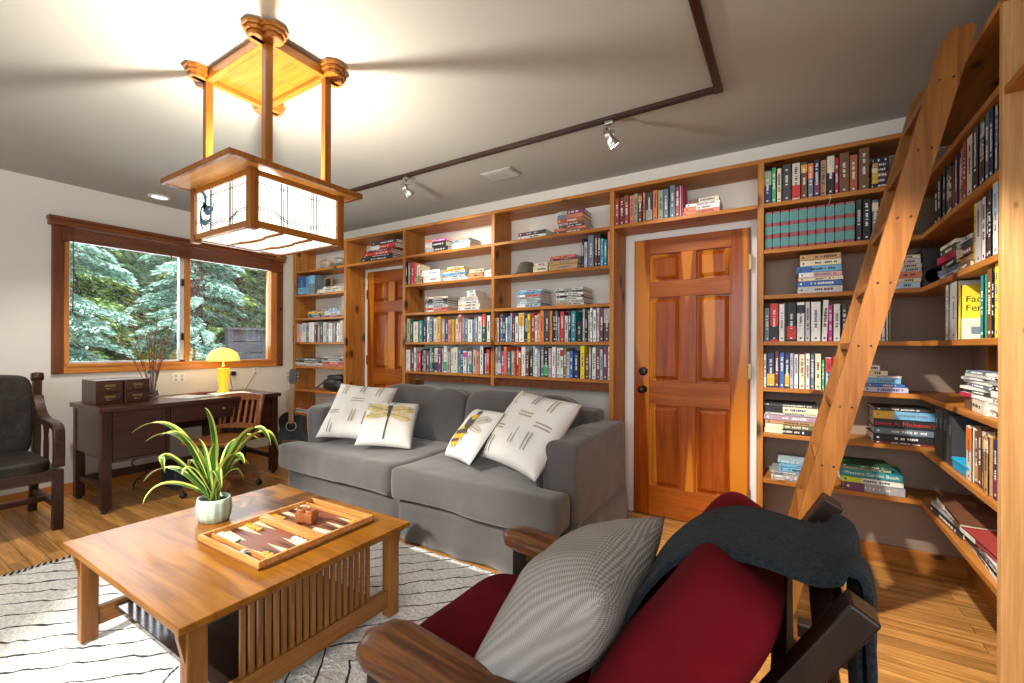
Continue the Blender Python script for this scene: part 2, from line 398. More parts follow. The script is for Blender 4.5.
# ---- ceiling things
t = thing('light_track', 'long black track rail running across the ceiling and turning toward the viewer', 'track light', (-1.7, 2.45, CEIL))
mb = MB(); mb.box(-3.35, -.29, 2.43, 2.465, CEIL-.022, CEIL-.001); mb.box(-3.35, -.29, 2.440, 2.444, CEIL-.026, CEIL-.022); mb.box(-3.35, -.29, 2.452, 2.456, CEIL-.026, CEIL-.022)
mb.build('long_rail', flat('track_brown', (.035, .016, .014), .35), t)
mb = MB(); mb.box(-.325, -.29, .3, 2.43, CEIL-.022, CEIL-.001)
for xx in (-.317, -.300): mb.box(xx-.003, xx+.003, .3, 2.36, CEIL-.026, CEIL-.022)
mb.build('short_rail', _M['track_brown'], t)
mb = MB(); mb.box(-.328, -.287, 2.40, 2.467, CEIL-.027, CEIL-.022); mb.build('corner_joint', _M['track_brown'], t)
def spot(x, y, aim, label, power=30, bulb=True):
    s = thing('track_spotlight', label, 'spotlight', (x, y, CEIL-.022), 0, 'nickel spotlights clipped to the ceiling track')
    a = Vector(aim).normalized(); piv = Vector((x, y, CEIL-.115)); q = Vector((0, 0, 1)).rotation_difference(a).to_matrix().to_4x4()
    MB().box(x-.025, x+.025, y-.016, y+.016, CEIL-.045, CEIL-.024).build('adapter', chrome, s, bevel=.004)
    MB().tube([(x, y, CEIL-.045), (x, y, CEIL-.08)], .005).tube([(x-.028, y, CEIL-.12), (x-.028, y, CEIL-.085), (x, y, CEIL-.08), (x+.028, y, CEIL-.085), (x+.028, y, CEIL-.12)], .0035).build('yoke', chrome, s)
    mb = MB(); mb.lathe([(.0, -.055), (.014, -.052), (.018, -.03), (.024, -.028), (.024, .0), (.021, .004), (.034, .045), (.036, .062), (.033, .062), (.028, .05)], 20, M=Matrix.Translation(piv) @ q)
    mb.build('lamp_head', chrome, s)
    mb = MB(); mb.lathe([(0, .056), (.029, .056), (.029, .053), (0, .052)], 20, M=Matrix.Translation(piv) @ q)
    mb.build('bulb', emit('spot_bulb', (1, .95, .88), 25) if bulb else emit('dim_bulb', (1, .95, .9), 4), s)
    return piv+a*.09
sp1 = spot(-2.50, 2.447, (.35, .75, -.9), 'small nickel spotlight on the ceiling track near the hanging lantern', bulb=False)
sp2 = spot(-.88, 2.447, (.45, .35, -.95), 'lit nickel spotlight on the ceiling track nearer the door')
mb = MB(); mb.box(-2.01, -1.735, 2.73, 2.90, CEIL-.012, CEIL-.001); v = mb.build('ceiling_vent', flat('vent_paint', (.42, .42, .39), .6)); tag(v, 'flat square grey air vent on the ceiling behind the track', 'vent')
v.modifiers.new('b', 'BEVEL').width = .005
mb = MB()
for k in range(12): mb.box(-1.99, -1.755, 2.742+k*.0128, 2.749+k*.0128, CEIL-.016, CEIL-.012)
mb.build('louvre', _M['vent_paint'], v)
dl = thing('recessed_downlight', 'round white recessed downlight in the ceiling above the window', 'downlight', (-4.77, 1.67, CEIL))
MB().lathe([(.085, -.001), (.085, -.008), (.06, -.010), (.06, -.001)], 32, (-4.77, 1.67, CEIL)).build('trim_ring', white_trim, dl)
MB().lathe([(.0, -.005), (.06, -.004)], 32, (-4.77, 1.67, CEIL)).build('lens', emit('downlight_lens', (1, .98, .95), 1.5), dl)

# ================================================================ BOOKCASES
SZ = [2.105, 1.827, 1.553, 1.275, .998, .725, .449]
T = .025
def shelf(par, x0, x1, z, y0=YF, y1=YW-.008, name='shelf', th=T, mat=None):
    return MB().box(x0, x1, y0, y1, z-th, z).build(name, mat or pine_x, par, bevel=.0025)
def panel(par, x0, x1, z0=0, z1=2.35, y0=YF-.002, mat=None):
    return MB().box(x0, x1, y0, YW-.002, z0, z1).build('side_panel', mat or pine_z, par, bevel=.002)
PX_ = [(-4.98, -4.945), (-4.055, -4.018), (-3.172, -3.138), (-2.130, -2.098), (-1.095, -1.062), (-.165, -.131)]
bcl = thing('bookcase', 'narrow pine bookcase bay at the far left beside the guitar', 'bookcase', (-4.5, YW, 0), group='built-in pine bookcase bays')
panel(bcl, *PX_[0]); panel(bcl, *PX_[1])
for z in SZ: shelf(bcl, PX_[0][1], PX_[1][0], z)
shelf(bcl, PX_[0][0], PX_[1][1], 2.375, y0=YF-.004, name='top_board')
shelf(bcl, PX_[0][1], PX_[1][0], .12)
h1 = thing('door_header_shelf', 'pine header shelf bridging over the half-hidden left door', 'shelf', (-3.6, YW, 2.1), group='pine header shelves over doors')
shelf(h1, PX_[1][1], PX_[2][0], 2.105); shelf(h1, PX_[1][1], PX_[2][0], 2.375, y0=YF-.004, name='top_board')
bcc = thing('bookcase', 'pine bookcase bay above left half of the sofa', 'bookcase', (-2.6, YW, 1), group='built-in pine bookcase bays')
panel(bcc, *PX_[2]); panel(bcc, PX_[3][0], PX_[3][1], .9)
bcd = thing('bookcase', 'pine bookcase bay above right half of the sofa', 'bookcase', (-1.6, YW, 1), group='built-in pine bookcase bays')
panel(bcd, *PX_[4])
for p, a, b_ in ((bcc, PX_[2][1], PX_[3][0]), (bcd, PX_[3][1], PX_[4][0])):
    for z in SZ[:5]: shelf(p, a, b_, z)
    shelf(p, a-.034, b_+.001, 2.375, y0=YF-.004, name='top_board')
    MB().box(a, b_, YF+.05, YF+.068, .905, .972).build('apron', cedar_x, p)
    for yy in (0,): MB().box(a, b_, YW-.03, YW-.004, .905, .972).build('wall_cleat', pine_x, p)
h2 = thing('door_header_shelf', 'pine header shelf bridging over the orange panelled door', 'shelf', (-.6, YW, 2.1), group='pine header shelves over doors')
shelf(h2, PX_[4][1], PX_[5][0], 2.105, mat=pine_x); shelf(h2, PX_[4][0], PX_[5][0], 2.375, y0=YF-.004, name='top_board')
bcr = thing('bookcase', 'corner pine bookcase bay between orange door and right wall', 'bookcase', (.3, YW, 0), group='built-in pine bookcase bays')
panel(bcr, *PX_[5])
for z in SZ: shelf(bcr, PX_[5][1], XR-.003, z, y1=YW-.008)
shelf(bcr, PX_[5][0], XR-.003, 2.375, y0=YF-.004, name='top_board')
PY0, PY1 = 2.033, 2.066
bcw = thing('bookcase', 'pine bookcase bay along the right wall with open front behind the ladder', 'bookcase', (.7, 2.5, 0), group='built-in pine bookcase bays')
MB().box(XC-.002, XR-.002, PY0, PY1, 0, 2.35).build('side_panel', pine_pale, bcw, bevel=.002)
for z in SZ:
    MB().box(XC, XR-.003, PY1, YF-.001, z-T, z).build('shelf', pine_y, bcw, bevel=.0025)
MB().box(XC-.004, XR-.003, PY1+.0, YF-.005, 2.35, 2.375).build('top_board', pine_y, bcw, bevel=.002)
MB().box(XC+.16, XC+.185, 2.75, 2.78, .998, 1.25).build('end_block', pine_z, bcw)
h3 = thing('door_header_shelf', 'pine header shelf high on the right wall at the photo edge', 'shelf', (.7, 1.5, 2.08), group='pine header shelves over doors')
MB().box(XC, XR-.003, 1.0, PY0-.001, 2.052, 2.077).build('shelf', pine_y, h3, bevel=.002); MB().box(XC, XR-.003, 1.0, PY0-.001, 2.35, 2.375).build('top_board', pine_y, h3, bevel=.002)

# ================================================================ BOOKS
CL = {'white': (.78, .78, .76), 'cream': (.74, .66, .48), 'ivory': (.68, .62, .50), 'black': (.015, .015, .018), 'charcoal': (.05, .05, .055), 'navy': (.02, .035, .11),
 'blue': (.03, .13, .42), 'sky blue': (.16, .42, .66), 'pale blue': (.42, .58, .70), 'teal': (.02, .24, .27), 'dark green': (.02, .10, .05), 'green': (.05, .36, .14), 'sage': (.32, .38, .27),
 'olive': (.20, .19, .07), 'yellow': (.80, .62, .03), 'amber': (.70, .40, .04), 'orange': (.75, .20, .03), 'red': (.55, .03, .03), 'crimson': (.42, .015, .06), 'maroon': (.17, .02, .03),
 'plum': (.16, .035, .11), 'magenta': (.62, .03, .32), 'mauve': (.38, .26, .36), 'lavender': (.48, .46, .62), 'grey': (.34, .35, .36), 'pale grey': (.55, .56, .57), 'slate': (.13, .19, .25),
 'brown': (.17, .07, .035), 'tan': (.48, .28, .12), 'rust': (.40, .11, .04), 'pink': (.72, .38, .40), 'salmon': (.66, .20, .12), 'cloth red': (.35, .05, .045), 'lime': (.55, .66, .05), 'silver': (.5, .52, .55), 'faded red': (.30, .06, .08), 'faded teal': (.09, .27, .27)}
def bmat(c): return flat('cover_'+c.replace(' ', '_'), CL[c], .55, nz=.10, scale=25)
ORD = 'first second third fourth fifth sixth seventh eighth ninth tenth eleventh twelfth thirteenth fourteenth fifteenth sixteenth seventeenth eighteenth nineteenth twentieth twenty-first twenty-second twenty-third twenty-fourth twenty-fifth twenty-sixth twenty-seventh twenty-eighth twenty-ninth thirtieth thirty-first thirty-second thirty-third thirty-fourth thirty-fifth'.split()
DARKS = {'black', 'charcoal', 'navy', 'blue', 'teal', 'dark green', 'green', 'olive', 'red', 'crimson', 'maroon', 'plum', 'magenta', 'slate', 'brown', 'rust', 'cloth red', 'mauve', 'grey'}
def book(c, t, d, h, loc, rz, label, group, mode='up', tilt=0, band=None, marks=True, text=None, tcol='white', name='book', cat='book'):
    """mode up: spine to -Y, thickness along +X. mode flat: lying, spine to -Y, thickness along Z, long side along X (centred)"""
    rr = random.Random(f'{c} {t:.4f} {loc[0]:.3f} {loc[1]:.3f} {loc[2]:.3f}')
    cv = .0022 if t > .012 else .001
    def bx(mb, a0, a1, y0, y1, l0, l1, m=0):      # a: thickness, l: long
        if mode == 'up': mb.box(a0, a1, y0, y1, l0, l1, m)
        else: mb.box(l0-h/2, l1-h/2, y0, y1, a0, a1, m)
    mb = MB()
    bx(mb, 0, cv, 0, d, 0, h); bx(mb, t-cv, t, 0, d, 0, h); bx(mb, 0, t, 0, cv*1.5, 0, h)
    mats = [bmat(c)]
    ink = bmat(tcol if c in DARKS else rr.choice(['black', 'navy', 'maroon', 'slate']))
    mats.append(ink)
    if band:
        for (f0, f1, bc) in band:
            mats.append(bmat(bc)); bx(mb, .0003, t-.0003, -.0007, 0, h*f0, h*f1, len(mats)-1)
    if marks and t > .011:
        # illegible title lettering: a run of small strokes along the spine, plus an imprint mark
        l = h*rr.uniform(.3, .4); e = h*rr.uniform(.72, .9); w = min(t*.5, .014); mid = t/2
        while l < e:
            g = rr.uniform(.003, .008)
            if rr.random() < .82: bx(mb, mid-w/2*rr.uniform(.6, 1), mid+w/2*rr.uniform(.6, 1), -.0010, -.0006 if band else 0, l, l+g, 1)
            l += g+.0025
        bx(mb, mid-w*.35, mid+w*.35, -.0010, 0, h*.06, h*.1, 1)
    o = mb.build(name, mats, None, fix=False)
    o.location = (loc[0], loc[1], loc[2]+.0007)
    pg = MB(); bx(pg, cv, t-cv, cv*1.5, d-.003, .003, h-.003); p = pg.build('pages', paper, o, local=True, fix=False)
    if text:
        for k, (s, off, sz, col) in enumerate(text):
            cu = bpy.data.curves.new('title', 'FONT'); cu.body = s; cu.size = sz; cu.extrude = .0003; cu.align_x = 'CENTER'; cu.align_y = 'CENTER'
            to = bpy.data.objects.new('title', cu); COL.objects.link(to); to.parent = o; cu.materials.append(bmat(col))
            to.location = (off, -.0012, t/2) if mode == 'flat' else (t/2, -.0012, h/2+off)
            to.rotation_euler = (PI/2, 0, 0) if mode == 'flat' else (PI/2, PI/2, 0)
            if mode == 'up': to.rotation_euler = Euler((PI/2, 0, 0)).to_matrix().to_4x4().to_euler(); to.rotation_euler = (Matrix.Rotation(PI/2, 4, 'Y') @ Matrix.Rotation(PI/2, 4, 'X')).to_euler()
    if mode == 'up' and tilt: o.rotation_euler = (0, tilt, rz)
    else: o.rotation_euler = (0, 0, rz)
    tag(o, label, cat, group)
    return o
def row(spec, sc, off, z, where, group, y=YF+.012, side='back', hmax=.235, hmin=.19, top=None):
    """spec: 'x0 x1 colour[/band colour] [h]' entries in crop pixels -> books standing on shelf z"""
    ents = [e.split(',') for e in spec.strip().split(';') if e.strip()]
    last = None
    for i, e in enumerate(ents):
        u0 = off+float(e[0])/sc; u1 = off+float(e[1])/sc; cols = e[2].strip().split('/')
        h = float(e[3]) if len(e) > 3 and e[3] else R.uniform(hmin, hmax); tilt = float(e[4]) if len(e) > 4 else 0
        c = cols[0]; band = None
        if len(cols) > 1: band = {0: [(.55, .97, cols[1])], 1: [(.05, .4, cols[1])], 2: [(.72, .93, cols[1])]}[i % 3]
        if side == 'back':
            a, b_ = xat(u0, y), xat(u1, y)
            if last is not None: a = max(a, last)
            last = b_; t = max(.008, b_-a-.0012); loc = (a, y+R.uniform(-.004, .012), z); rz = 0
            d = min(YW-.02-loc[1], h*.72)
        else:
            a, b_ = yat(u0, XC+.012), yat(u1, XC+.012)     # u grows -> y shrinks
            if last is not None: a = min(a, last)
            last = b_; t = max(.008, a-b_-.0012); loc = (XC+.012+R.uniform(-.004, .01), a, z); rz = -PI/2
            d = min(XR-.02-loc[0], h*.72)
        col = c.split(' ')[-1] if c in ('cloth red',) else c
        nm = col if len(cols) == 1 else col+' and '+cols[1]
        book(c, t, d, h, loc, rz, f'{nm} book, {ORD[i]} from left {where}', group, band=band, tilt=tilt)
def stack(cx, z, items, where, group, rz=0, y=YF+.02, j=.012, x_of=None):
    """items bottom to top: (colour, thickness, length, depth, [dx])"""
    zz = z; n = len(items)
    for i, it in enumerate(items):
        c, t, L, d = it[:4]; dx = it[4] if len(it) > 4 else R.uniform(-j, j); txt = it[5] if len(it) > 5 else None
        tc = it[6] if len(it) > 6 else 'white'
        pos = 'bottom book' if i == 0 else 'topmost book' if i == n-1 else f'{ORD[i]} book up'
        cols = c.split('/'); band = [(.0, .35, cols[1])] if len(cols) > 1 else None
        r = rz+R.uniform(-.05, .05)
        off = Matrix.Rotation(rz, 3, 'Z') @ Vector((dx, 0, 0))
        book(cols[0], t-.0006, d, L, (cx+off.x, y+off.y, zz), r, f'{cols[0]} {pos} {where}', group, mode='flat', band=band, marks=not txt, text=txt)
        zz += t
    return zz

S8 = 8.04
g = 'books in the upper packed row above sofa left half'
row('''42,55,charcoal;55,85,sage;85,100,dark green;103,145,cream;145,152,brown;152,184,teal,.2;186,208,charcoal;210,235,white,.235;235,262,slate;262,292,ivory;292,325,amber,.232;325,355,mauve;355,385,charcoal;387,402,pink,.2;
402,418,orange,.2;418,440,amber,.2;440,466,cream;466,496,pink/rust,.24;496,512,grey;512,546,slate;546,585,white;585,600,sky blue;600,625,mauve;625,655,white;655,691,dark green/red,.24;693,722,white''', S8, 400, SZ[3], 'in packed row above sofa left half, upper', g)
g = 'books in the lowest packed row above sofa left half'
row('''45,80,white;82,112,maroon;112,130,white;130,145,olive,.19;145,171,crimson,.19;171,186,black;186,206,sage;206,236,plum;236,256,green;256,273,navy;273,301,cream/charcoal;301,331,plum,.2;331,345,lavender;345,371,white/green,.24;371,385,mauve;385,400,grey;400,426,cream;
426,465,ivory;465,485,sky blue;485,508,charcoal;508,538,white/magenta;541,556,white;556,578,pale grey/teal;580,612,pink;612,640,tan;640,668,white,.24;668,676,black;676,694,grey,.18;694,722,red,.21''', S8, 400, SZ[4], 'in lowest packed row above sofa left half', g)
g = 'books in the upper packed row above sofa right half'
row('''65,80,orange,.2;80,97,grey,.2;97,120,slate/plum;120,140,navy;140,155,white;155,172,sky blue;172,186,mauve,.235;186,202,brown;202,225,white;225,265,white/amber;267,290,black;290,312,yellow;312,335,red;335,352,white,.21;352,372,pink,.22;372,402,orange,.245;402,442,charcoal,.245;442,461,orange,.24;
461,480,black,.235;480,498,slate,.235;498,512,grey,.19;512,542,red,.23;542,570,pale grey;570,588,navy,.23;588,622,teal,.23;624,664,black,.15;666,684,grey,.245;684,700,black;700,716,grey;716,736,white,.248;736,760,white,.235;760,782,pale grey,.248;782,808,plum,.245;810,855,charcoal/grey,.245''', 6.83, 485, SZ[3], 'in packed row above sofa right half, upper', g)
g = 'books in the lowest packed row above sofa right half'
row('''65,82,cream;82,110,slate/silver,.24;110,130,magenta,.2;130,152,orange,.235;152,175,slate;175,198,grey;198,212,orange;212,230,red;230,246,orange/white,.2;246,276,white,.235;276,300,brown;300,325,charcoal,.21;325,340,white,.24;340,360,white;360,378,grey;378,400,slate,.235;400,432,black/green,.235;432,456,mauve;
456,485,white,.235;485,510,white;510,532,white/crimson;532,555,olive;555,578,pale grey;578,605,blue;605,642,navy;650,682,yellow,.245;682,708,brown,.19;708,726,grey;726,755,white;755,785,brown,.21;785,805,pale blue,.22;805,838,plum,.235;838,856,cream,.24''', 6.83, 485, SZ[4], 'in lowest packed row above sofa right half', g)
row('''597,612,black,.22;612,634,lavender,.19;634,672,slate,.235;674,692,maroon,.235;692,712,black,.24;712,732,sky blue,.2;732,752,teal,.19;754,774,salmon,.245''', 6.2, 485, SZ[1], 'beside the central pine upright, hat shelf', 'upright books on the hat shelf', hmax=.24)
row('''40,56,black,.22;56,72,grey,.21;72,104,red,.21;104,122,salmon,.2;122,150,cream/green,.18;150,170,red,.12''', 7.59, 400, SZ[1], 'leaning left on the second shelf above sofa', 'upright books at left of the second shelf')
row('''25,57,cloth red;57,92,maroon;93,125,cloth red/brown;125,160,salmon;161,187,sage;188,215,brown/tan;217,236,salmon;238,285,charcoal/grey;286,320,orange;322,360,sage;361,397,slate;399,440,slate,.22;441,470,cloth red;471,480,lavender;481,494,crimson''', 6.827, 610, SZ[0], 'on header shelf over orange door', 'old cloth bound books over the orange door', hmin=.195, hmax=.205)
row('''88,143,navy/sage,.2;143,176,green,.21;178,212,cream,.2;215,278,charcoal,.215;280,340,ivory/red,.215;343,388,brown/amber,.21;390,430,slate/orange,.2;432,472,navy/plum,.21;475,520,tan,.205;520,573,black/ivory,.225;573,603,crimson,.205;603,676,brown,.225''', 6.83, 750, SZ[0], 'on top shelf right of orange door', 'upright books on the top right shelf')
row('''606,665,rust,.205;667,745,brown,.23''', 6.827, 760, SZ[0], 'of thick brown volumes nearest ladder, top shelf', 'thick brown volumes beside the ladder')
# the set of ten red and teal volumes
vx = [45, 68, 93, 120.5, 150, 177, 204, 233.5, 262.5, 294, 326]
for i in range(10):
    a = xat(750+vx[i]/3.106); b_ = xat(750+vx[i+1]/3.106)
    book('faded red', b_-a-.002, .16, .225, (a, YF+.012, SZ[1]), 0, f'red and teal volume, {ORD[i]} from left in the matching encyclopaedia set', 'matching red and teal volumes', band=[(.06, .28, 'faded teal'), (.40, .60, 'faded teal'), (.70, .95, 'faded teal')], marks=False)
row('''328,347,charcoal,.23;348,375,black,.225;377,398,slate/cream,.215;400,420,brown,.22;422,445,black,.2''', 3.106, 750, SZ[1], 'behind ladder, right of red-teal volumes', 'dark books behind the ladder on the second shelf')
row('''97,135,slate,.2;135,197,red/black,.225;197,238,white,.22;238,250,charcoal;250,316,black/red,.225;318,375,white/black,.228;376,412,pale grey,.228;414,485,white,.225;487,530,white,.235,.03;533,566,magenta,.205;568,620,white,.21;624,665,charcoal,.205''', 6.83, 750, SZ[3], 'on middle shelf right of orange door', 'upright novels on the middle right shelf')
row('''10,40,white,.21;42,60,pale grey,.2;60,80,olive,.2''', 7.11, 880, SZ[3], 'right of ladder on the middle shelf', 'three upright books right of the ladder')
row('''92,115,white,.2;117,170,navy/amber,.205;170,200,maroon,.218;200,238,blue,.208;238,272,navy/amber,.205;272,301,lavender,.205;301,333,white,.2;335,378,cream,.2;378,412,white,.205;413,443,slate,.2;443,490,cream,.205;490,513,green,.17;516,560,pale blue/red,.185;562,590,red,.19''', 6.83, 750, SZ[4], 'below middle shelf right of orange door', 'upright books on the fifth right shelf')
row('''72,82,navy,.21;82,140,blue/sky blue,.215;140,165,sky blue,.21;165,205,slate/sky blue,.215''', 6.83, 285-.4, SZ[1], 'on narrow left bay second shelf', 'blue books in the narrow left bay')
row('''55,75,black,.2;75,105,pink,.215;105,120,white,.2;120,150,white/pale blue,.22;150,168,slate;168,205,white,.225;206,222,maroon;222,238,grey,.19;238,258,charcoal,.225;258,282,pale grey,.22;282,302,slate;302,328,white/pink;328,342,grey;342,356,charcoal;356,378,white,.21;378,396,ivory,.235''', 6.83, 284.4, SZ[3], 'in the narrow left bay row', 'upright books in the narrow left bay', hmin=.19, hmax=.215)

# stacks lying flat (bottom first)
def xm(u): return xat(u, YF+.02)
def stk(u0, u1, z, cols, where, group, ths, ld=None, jit=.012, y=YF+.02, fr=None):
    x0, x1 = xm(u0), xm(u1); L = x1-x0; it = []
    for i, c in enumerate(cols):
        f = fr[i] if fr else 1
        t = ths[i] if isinstance(ths, (list, tuple)) else ths
        it.append((c, t, L*f, ld or min(.21, max(.14, L*.8))))
    return stack((x0+x1)/2, z, it, where, group, y=y, j=jit)
stk(425, 446, SZ[0], ['black/grey', 'black/pale grey', 'magenta/orange'], 'in dark pile, sofa-left top shelf', 'dark pile on the top shelf above sofa left', [.045, .05, .022])
stk(452, 470, SZ[0], ['white', 'pale blue', 'blue', 'tan'], 'in blue and white pile, sofa-left top shelf', 'blue and white pile on top shelf', [.045, .012, .02, .01])
stk(423, 440, SZ[1], ['white', 'white'], 'in thick white pile, second shelf over sofa', 'thick white pile', [.06, .06])
stk(443, 466, SZ[1], ['white', 'pale grey', 'sky blue', 'white', 'amber', 'cream'], 'in pale pile with sky blue book, second shelf', 'pale pile with a blue book', [.025, .02, .022, .02, .018, .018], fr=[1, 1, 1, .95, .8, .7])
stk(469, 483, SZ[1], ['tan', 'cream'], 'in tan pile, second shelf over sofa', 'tan pile', [.05, .03])
stk(485, 492, SZ[1], ['white'], 'lying alone beside upright, second shelf over sofa', 'white book lying alone', [.06])
stk(426, 447, SZ[2], ['salmon/white', 'red', 'pale grey', 'slate', 'charcoal', 'black', 'ivory'], 'in left mixed pile, third shelf over sofa', 'left mixed pile on the third shelf', [.018, .018, .028, .018, .02, .018, .02])
stk(458, 480, SZ[2], ['white', 'cream', 'white', 'pale grey', 'ivory'], 'in right white pile, third shelf over sofa', 'right white pile on the third shelf', [.03, .025, .025, .02, .018], fr=[1, 1, .95, .9, .8])
stk(466, 475, SZ[2]+.118, ['white', 'white'], 'perched above right white pile, third shelf', 'small books perched on the white pile', [.028, .026])
stk(518, 546, SZ[0], ['white', 'charcoal/plum'], 'in low pile, sofa-right top shelf', 'low pile on sofa right top shelf', [.025, .03])
stk(554, 586, SZ[0], ['brown', 'salmon', 'charcoal', 'brown/mauve', 'rust', 'salmon/slate', 'plum/grey'], 'in tall brown pile, sofa-right top shelf', 'tall brown pile on the top shelf', [.022, .02, .018, .02, .03, .03, .03], fr=[1, 1, .8, .8, .8, .8, .8], ld=.17)
stk(549, 577, SZ[1], ['tan', 'tan', 'maroon', 'salmon'], 'in tan pile right of hat', 'tan pile right of the hat', [.045, .03, .015, .022], fr=[1, .98, .95, .9], jit=.008)
stk(534, 548, SZ[1], ['cream', 'ivory'], 'of two cream paperbacks right of hat', 'two cream paperbacks beside the hat', [.045, .03])
stk(518, 541, SZ[2], ['pale blue/white', 'slate/pale blue', 'silver', 'slate', 'salmon/white', 'sky blue', 'pale blue'], 'in blue-grey pile, third shelf sofa right', 'blue grey pile on third shelf', [.028, .022, .02, .012, .02, .022, .018])
stk(557, 584, SZ[2], ['ivory/tan', 'grey', 'white', 'black', 'white', 'charcoal', 'pale grey'], 'in black-white pile, third shelf sofa right', 'black and white pile on third shelf', [.02, .018, .02, .018, .022, .014, .022])
stk(683, 721, SZ[0], ['salmon', 'white/salmon', 'white', 'cream/brown'], 'in slanting pile over orange door', 'slanting pile over the orange door', [.028, .026, .02, .028], fr=[1, .95, .9, .8], ld=.15)
stk(797.5, 842, SZ[2], ['pale grey', 'blue', 'cream', 'pink/white', 'sky blue/blue', 'cream', 'tan'], 'in neat pile between orange door and ladder', 'neat pile on the third right shelf', [.040, .030, .022, .028, .036, .034, .034], jit=.004, ld=.2, fr=[1, 1, 1, .97, 1, .92, .92])
stk(893, 921, SZ[2], ['pale blue', 'ivory', 'salmon', 'pale grey', 'ivory', 'pale grey', 'ivory'], 'in pile right of ladder, third shelf', 'pile right of the ladder on the third shelf', [.032, .022, .034, .020, .020, .026, .022], jit=.006, ld=.2)
stk(871, 888, SZ[0], ['black', 'charcoal/amber', 'brown/amber', 'black/cream', 'charcoal/tan', 'black'], 'in dark gilt pile behind ladder', 'dark gilt pile behind the ladder', [.025, .03, .03, .028, .025, .025], jit=.004, ld=.18)
z_ = stk(864, 908, SZ[4], ['lavender', 'blue'], 'in stepped pile right of ladder', 'stepped pile right of the ladder', [.030, .018], jit=.004, fr=[1, .86])
stk(864, 901.5, z_, ['sky blue', 'white'], 'in middle of stepped pile right of ladder', 'middle of the stepped pile', [.030, .012], jit=.002)
stk(866, 888, z_+.042, ['cream'], 'near top of stepped pile right of ladder', 'small books topping the stepped pile', [.028], jit=.001)
stk(866, 880, z_+.070, ['white'], 'at very top of stepped pile right of ladder', 'small books topping the stepped pile', [.026], jit=.001)
stk(765, 818, SZ[5], ['black/cream', 'olive/cream', 'tan', 'mauve', 'pale grey', 'cream/black', 'charcoal'], 'in wide low pile left of ladder', 'wide low pile left of the ladder', [.030, .026, .022, .032, .014, .038, .016], jit=.006, ld=.22)
stk(771, 806, SZ[6], ['pale grey', 'white', 'slate', 'grey'], 'in grey magazine pile, lowest shelf left of ladder', 'grey magazine pile left of the ladder', [.014, .014, .012, .012], jit=.01, ld=.2)
stk(779, 812, SZ[6]+.052, ['sky blue', 'sky blue', 'pale blue'], 'atop grey magazine pile, left of ladder', 'blue books left of the ladder', [.030, .022, .018], jit=.004, ld=.2)
x0, x1 = xm(873.5), xm(935); cx = (x0+x1)/2; L_ = x1-x0
stack(cx, SZ[5], [('maroon', .012, L_, .2, 0), ('black', .038, L_, .2, 0, None), ('slate', .034, L_*.98, .2, 0, None),
      ('black', .048, L_, .2, .002, [("James A. Michener's", .005, .030, 'red')]), ('sky blue/amber', .044, L_, .2, 0, None), ('charcoal', .018, L_*.96, .2, 0)],
      'in big dark pile right of ladder', 'big dark pile right of the ladder')
x0, x1 = xm(841), xm(904); cx = (x0+x1)/2; L_ = x1-x0
stack(cx, SZ[6], [('grey/plum', .046, L_*.97, .2, .01), ('white/lime', .03, L_, .2, 0), ('teal', .042, L_, .2, -.002, [('Western Garden Book', .0, .025, 'white')]), ('sage', .014, L_*.85, .2, -.03), ('dark green', .012, L_*.85, .21, -.02)],
      'in garden book pile right of ladder', 'garden book pile right of the ladder', y=YF+.012)
# door-left header stack and left bay stacks
stk(362, 392, SZ[0], ['black', 'black', 'red', 'maroon'], 'in game-box pile over left door', 'dark pile over the left door', [.038, .018, .034, .02], fr=[1, .95, .9, .85])
stk(371, 396, SZ[0]+.11, ['red/white', 'charcoal'], 'atop dark pile over left door', 'upper books over the left door', [.045, .035])
stk(316, 342, SZ[1], ['cream', 'ivory', 'white'], 'in cream pile, narrow left bay', 'cream pile in the narrow left bay', [.025, .02, .02], fr=[1, .9, .55])
stk(308, 321, SZ[2], ['charcoal', 'dark green', 'yellow', 'maroon'], 'in yellow-dark pile, narrow left bay', 'yellow and dark pile', [.022, .025, .022, .014])
stk(324, 340, SZ[2], ['maroon', 'ivory', 'pale blue', 'slate'], 'in pale pile, narrow left bay', 'pale pile in the narrow left bay', [.02, .025, .026, .03])
stk(322, 342, SZ[4], ['salmon', 'red', 'grey', 'charcoal', 'pale grey'], 'in salmon-grey pile, narrow left bay', 'salmon and grey pile', [.03, .022, .022, .022, .02])
stk(296, 322, SZ[4], ['grey', 'white', 'charcoal', 'slate'], 'in loose dark pile, narrow left bay', 'loose dark pile in the narrow left bay', [.02, .018, .022, .03])
stk(296, 330, SZ[6], ['white', 'pale grey', 'white', 'red'], 'of magazines behind sofa arm', 'magazines on the shelf behind the sofa arm', [.016, .014, .014, .008], fr=[1, .95, .9, .7], jit=.02)

# right wall bay
def rowy(spec, sc, off, z, where, group, **k): row(spec, sc, off, z, where, group, side='right', **k)
rowy('''385,400,black,.2;400,430,black,.21;430,446,tan,.21;446,458,charcoal;458,470,dark green,.2;470,484,slate;484,496,black,.22;496,508,brown;508,520,navy;520,540,plum/black,.225;540,552,grey;552,566,navy,.21;566,584,crimson/grey,.23;584,616,cloth red,.235;616,654,ivory,.235;
656,700,charcoal,.24;700,724,slate/brown,.24;724,744,charcoal/silver,.24;744,770,slate,.245;770,800,navy,.24;800,818,pale grey,.24;818,836,red,.24''', 7.11, 880, SZ[1], 'in ladder-side upper row, right wall', 'books in the upper row on the right wall')
rowy('''646,668,yellow,.235;668,716,pale grey,.228;716,744,white,.23;744,764,maroon,.235;764,772,pale blue;772,798,charcoal,.232;799,838,white/pale blue,.25''', 7.11, 880, SZ[2], 'in third shelf row, right wall', 'books in the third shelf row on the right wall', hmin=.22)
